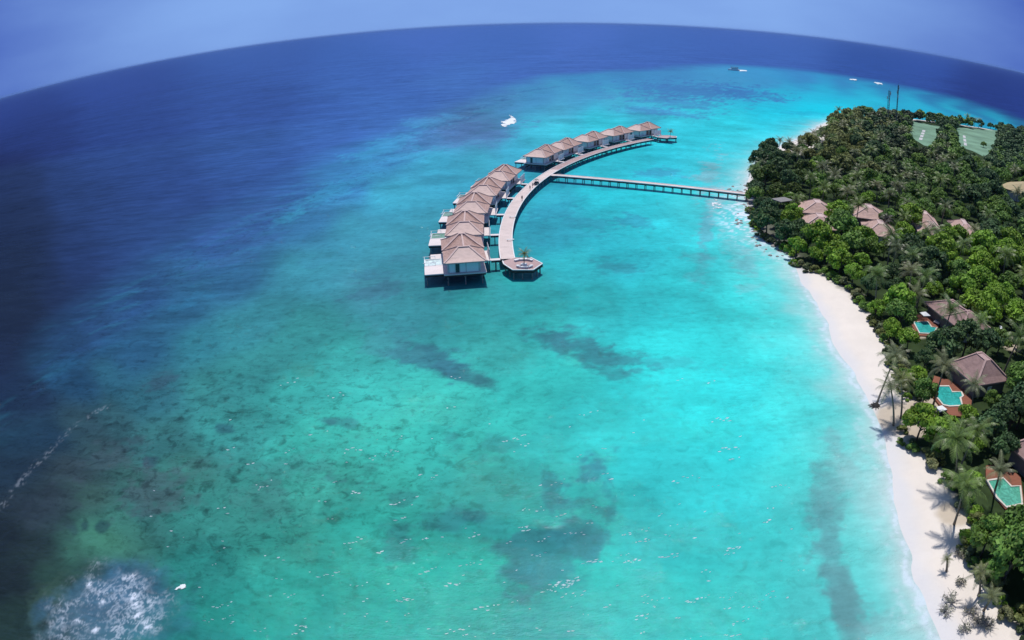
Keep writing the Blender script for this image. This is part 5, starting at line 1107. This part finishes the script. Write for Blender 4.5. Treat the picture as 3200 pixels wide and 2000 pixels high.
# ------------------------------------------------------------------ white water
fm, nt, N, L, b = new_mat('sea_foam'); b.inputs['Base Color'].default_value = (.72, .76, .80, 1); b.inputs['Roughness'].default_value = .9; b.inputs['Specular IOR Level'].default_value = .2
tc = N.new('ShaderNodeTexCoord'); n_ = N.new('ShaderNodeTexNoise'); n_.inputs['Scale'].default_value = 3; n_.inputs['Detail'].default_value = 6; L.new(tc.outputs['Object'], n_.inputs['Vector']); bp = N.new('ShaderNodeBump'); bp.inputs['Strength'].default_value = .8; bp.inputs['Distance'].default_value = .2; L.new(n_.outputs['Fac'], bp.inputs['Height']); L.new(bp.outputs[0], b.inputs['Normal'])
def foam(name, poly, cell, thr, hgt, label, fs=1.0, edge=1.5, cores=()):
    P = np.asarray(poly, float); x0, y0 = P.min(0); x1, y1 = P.max(0)
    gx = np.arange(x0, x1 + cell, cell); gy = np.arange(y0, y1 + cell, cell); XX, YY = np.meshgrid(gx, gy); shp_ = XX.shape; XX = XX.ravel(); YY = YY.ravel()
    d = seg_sdf(XX, YY, P); n = fbm(XX / fs, YY / fs * .8, 5, .62) * .7 + .5 * (1 - 2 * np.abs(fbm(XX / fs / 1.6 + 9, YY / fs / 1.6 + 3, 4, .6)) * 2.2)
    core = np.zeros(len(XX))
    for (cx, cy, rr) in cores: core = np.maximum(core, np.exp(-((XX - cx) ** 2 + (YY - cy) ** 2) / rr ** 2))
    val = n + .9 * core - thr - .6 * sstep(edge, 0, d + .6 * edge * fbm(XX / 3 / fs, YY / 3 / fs, 4))
    XX = XX + cell * .4 * (rng.random(len(XX)) - .5); YY = YY + cell * .4 * (rng.random(len(YY)) - .5)
    Z = .03 + hgt * np.clip(val, 0, 1.2) * (.5 + core) + .02
    Fc = grid_faces(*shp_); kp = (val[Fc].min(1) > 0) & (d[Fc].min(1) > -.3); Fc = Fc[kp]
    if not len(Fc): return
    us = np.unique(Fc); rm_ = np.full(len(XX), -1); rm_[us] = np.arange(len(us))
    o = link(name, np_mesh(name, np.c_[XX, YY, Z][us], rm_[Fc], fm)); tag(o, label, 'surf', kind='stuff'); return o
wp = lambda f, L: [tuple(at(*f(*q))) for q in L]
foam('surf', wp(f5, SURF[:13]), .085, .95, .16, 'churning white surf breaking on the reef at the lower left', .34, 2.6,
     cores=[(*at(*f5(u, v)), rr * .8) for u, v, rr in SURF_CORES[:9]])
foam('surf', wp(f5, [(1085, 1105), (1150, 1040), (1195, 1060), (1190, 1085), (1150, 1105)]), .1, -.15, .35, 'small lone whitecap beside the surf', .8, .5)
z3 = lambda x, y: (1280 + x * .26457, y * .26457)
foam('wake', wp(z3, [(1170, 1358), (1210, 1368), (1255, 1410), (1255, 1455), (1200, 1472), (1125, 1500), (1082, 1490), (1082, 1428), (1150, 1418), (1195, 1395), (1188, 1372)]), .5, -.6, .7, 'curved white wake of foam on the reef edge beyond the villas', 3, 2)
z4 = lambda x, y: (1920 + x * .26457, y * .26457); z5 = lambda x, y: (2560 + x * .26457, y * .26457)
foam('wake', wp(z4, [(1470, 826), (1570, 832), (1570, 842), (1470, 842)]), 1.2, -.8, .8, 'white wake trailing behind the motor yacht', 6, 2)
foam('surf', wp(z5, [(355, 932), (445, 938), (452, 955), (360, 945)]), 1.5, -.8, 1.2, 'white breaker on the far reef, left of two', 6, 2)
foam('surf', wp(z5, [(640, 968), (750, 985), (755, 1003), (690, 998), (650, 982)]), 1.5, -.5, 1.0, 'white breaker on the far reef, right of two', 6, 2)
r4 = lambda x, y: (1850 + x * .12568, 350 + y * .12568)
foam('surf', wp(e, [(-15, 985), (30, 1000), (70, 1010), (100, 1060), (90, 1110), (50, 1090), (20, 1060)]), .35, .12, .35, 'white foam among the rocks beside the jetty', 1.6, 2)
foam('surf', wp(e, [(0, 1080), (40, 1180), (90, 1250), (130, 1330), (150, 1370), (110, 1370), (60, 1290), (10, 1200), (-30, 1130)]), .35, .22, .35, 'ragged white foam line along the rocky shore below the jetty', 1.6, 2)
foam('surf', wp(lambda x, y: (x * K, y * K), [(1672, 468), (1705, 465), (1712, 492), (1690, 505), (1675, 490)]), .4, -.05, .4, 'white swirl of foam in the shallows under the jetty', 2, 2)

# sun glints built as small white flecks strung along the wave fronts
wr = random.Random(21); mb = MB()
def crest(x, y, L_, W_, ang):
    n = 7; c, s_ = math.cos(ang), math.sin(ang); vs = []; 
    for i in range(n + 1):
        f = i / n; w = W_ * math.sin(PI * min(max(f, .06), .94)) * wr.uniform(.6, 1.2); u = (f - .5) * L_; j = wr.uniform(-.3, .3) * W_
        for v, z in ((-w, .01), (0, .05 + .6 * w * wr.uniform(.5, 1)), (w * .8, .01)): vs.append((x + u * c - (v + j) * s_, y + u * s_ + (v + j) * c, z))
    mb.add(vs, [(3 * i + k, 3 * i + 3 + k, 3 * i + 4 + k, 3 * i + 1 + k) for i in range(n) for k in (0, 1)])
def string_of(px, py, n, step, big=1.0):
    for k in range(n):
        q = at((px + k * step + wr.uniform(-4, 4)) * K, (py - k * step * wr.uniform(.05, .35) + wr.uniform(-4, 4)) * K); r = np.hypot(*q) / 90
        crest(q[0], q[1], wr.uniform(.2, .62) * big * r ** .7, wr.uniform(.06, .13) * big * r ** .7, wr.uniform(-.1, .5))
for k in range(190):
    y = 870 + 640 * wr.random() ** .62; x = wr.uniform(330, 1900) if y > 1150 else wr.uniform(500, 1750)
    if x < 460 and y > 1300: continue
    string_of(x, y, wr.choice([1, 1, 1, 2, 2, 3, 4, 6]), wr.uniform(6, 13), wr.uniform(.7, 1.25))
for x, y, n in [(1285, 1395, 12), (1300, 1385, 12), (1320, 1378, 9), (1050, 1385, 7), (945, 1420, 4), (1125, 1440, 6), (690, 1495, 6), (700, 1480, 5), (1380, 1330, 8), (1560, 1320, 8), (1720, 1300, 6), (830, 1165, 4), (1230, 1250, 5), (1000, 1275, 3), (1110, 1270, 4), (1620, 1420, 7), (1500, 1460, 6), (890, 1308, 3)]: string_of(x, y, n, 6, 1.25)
tag(part('glint_flecks', mb, fm, None), 'small scattered white flecks built as sun glints over the shallow reef', 'glint_flecks', kind='stuff')

# ------------------------------------------------------------------ sky, sun, camera
SUN_EL, SUN_AZ = R_(74), R_(6)
w = bpy.data.worlds.new('World'); scene.world = w; w.use_nodes = True
nt = w.node_tree; N, L = nt.nodes, nt.links; bgn = N['Background']
sky = N.new('ShaderNodeTexSky'); sky.sky_type = 'NISHITA'; sky.sun_disc = False; sky.sun_elevation = SUN_EL; sky.sun_rotation = SUN_AZ
sky.air_density = 1.0; sky.dust_density = .3; sky.ozone_density = 3.0; sky.altitude = 60
tcw = N.new('ShaderNodeTexCoord'); sep = N.new('ShaderNodeSeparateXYZ'); L.new(tcw.outputs['Generated'], sep.inputs[0])
def mrange(src, a, b, c, d, smooth_=True):
    n = N.new('ShaderNodeMapRange'); n.interpolation_type = 'SMOOTHSTEP' if smooth_ else 'LINEAR'
    for k_, v_ in zip(('From Min', 'From Max', 'To Min', 'To Max'), (a, b, c, d)): n.inputs[k_].default_value = v_
    L.new(src, n.inputs['Value']); return n.outputs[0]
# thin high veil, brightest below the sun, over the clear sky
vn = N.new('ShaderNodeTexNoise'); vn.inputs['Scale'].default_value = 2.2; vn.inputs['Detail'].default_value = 5; vmp = N.new('ShaderNodeMapping'); vmp.inputs['Scale'].default_value = (1, 1, 3.2)
L.new(tcw.outputs['Generated'], vmp.inputs['Vector']); L.new(vmp.outputs[0], vn.inputs['Vector'])
az_f = mrange(sep.outputs['Y'], .64, .985, 0, 1)
ad = N.new('ShaderNodeMath'); ad.operation = 'MULTIPLY_ADD'; L.new(mrange(vn.outputs['Fac'], .3, .7, -.15, .15), ad.inputs[0]); ad.inputs[1].default_value = 1.0; L.new(az_f, ad.inputs[2]); ad.use_clamp = True
veil = N.new('ShaderNodeMix'); veil.data_type = 'RGBA'; L.new(ad.outputs[0], veil.inputs['Factor']); veil.inputs[6].default_value = (.64, 1.30, 5.0, 1); veil.inputs[7].default_value = (2.35, 4.15, 8.4, 1)
sm_ = N.new('ShaderNodeMix'); sm_.data_type = 'RGBA'; L.new(mrange(sep.outputs['Z'], .10, .55, 1, 0), sm_.inputs['Factor']); L.new(sky.outputs[0], sm_.inputs[6]); L.new(veil.outputs[2], sm_.inputs[7])
L.new(sm_.outputs[2], bgn.inputs['Color']); bgn.inputs['Strength'].default_value = .1
sl = bpy.data.lights.new('sun', 'SUN'); sl.energy = 3.6; sl.angle = R_(.53); sl.color = (1, .96, .90)
so = bpy.data.objects.new('sun', sl); COL.objects.link(so)
dv = Vector((math.sin(SUN_AZ) * math.cos(SUN_EL), math.cos(SUN_AZ) * math.cos(SUN_EL), math.sin(SUN_EL)))
so.rotation_euler = dv.to_track_quat('Z', 'Y').to_euler(); so.location = dv * 300
cam = bpy.data.cameras.new('camera'); co = bpy.data.objects.new('camera', cam); COL.objects.link(co)
co.matrix_world = Matrix([[*ROT[0], 0], [*ROT[1], 0], [*ROT[2], H], [0, 0, 0, 1]])
cam.type = 'PANO'; cam.sensor_fit = 'HORIZONTAL'; cam.sensor_width = 36.0
cam.panorama_type = 'FISHEYE_EQUISOLID'; cam.fisheye_lens = FPX / 3200 * 36.0; cam.fisheye_fov = PI
cam.clip_start = .1; cam.clip_end = 200000; cam.lens = 18
scene.camera = co
vs = scene.view_settings; vs.view_transform = 'Standard'; vs.look = 'None'; vs.exposure = 0; vs.gamma = 1; vs.use_curve_mapping = False
hz = link('haze', MB().box(-70000, 70000, -70000, 70000, -1.2, 75).mesh('haze', [])); tag(hz, 'thin sea haze', 'haze', kind='stuff')
hm = bpy.data.materials.new('sea_haze'); hm.use_nodes = True; hn = hm.node_tree.nodes; hn.remove(hn['Principled BSDF']); pv_ = hn.new('ShaderNodeVolumePrincipled'); pv_.inputs['Color'].default_value = (.27, .47, .95, 1); pv_.inputs['Density'].default_value = 1 / 50000
hm.node_tree.links.new(pv_.outputs[0], hn['Material Output'].inputs['Volume']); hz.data.materials.append(hm)
scene.cycles.use_denoising = True
scene.cycles.max_bounces = 6; scene.cycles.transparent_max_bounces = 8; scene.cycles.caustics_reflective = False; scene.cycles.caustics_refractive = False
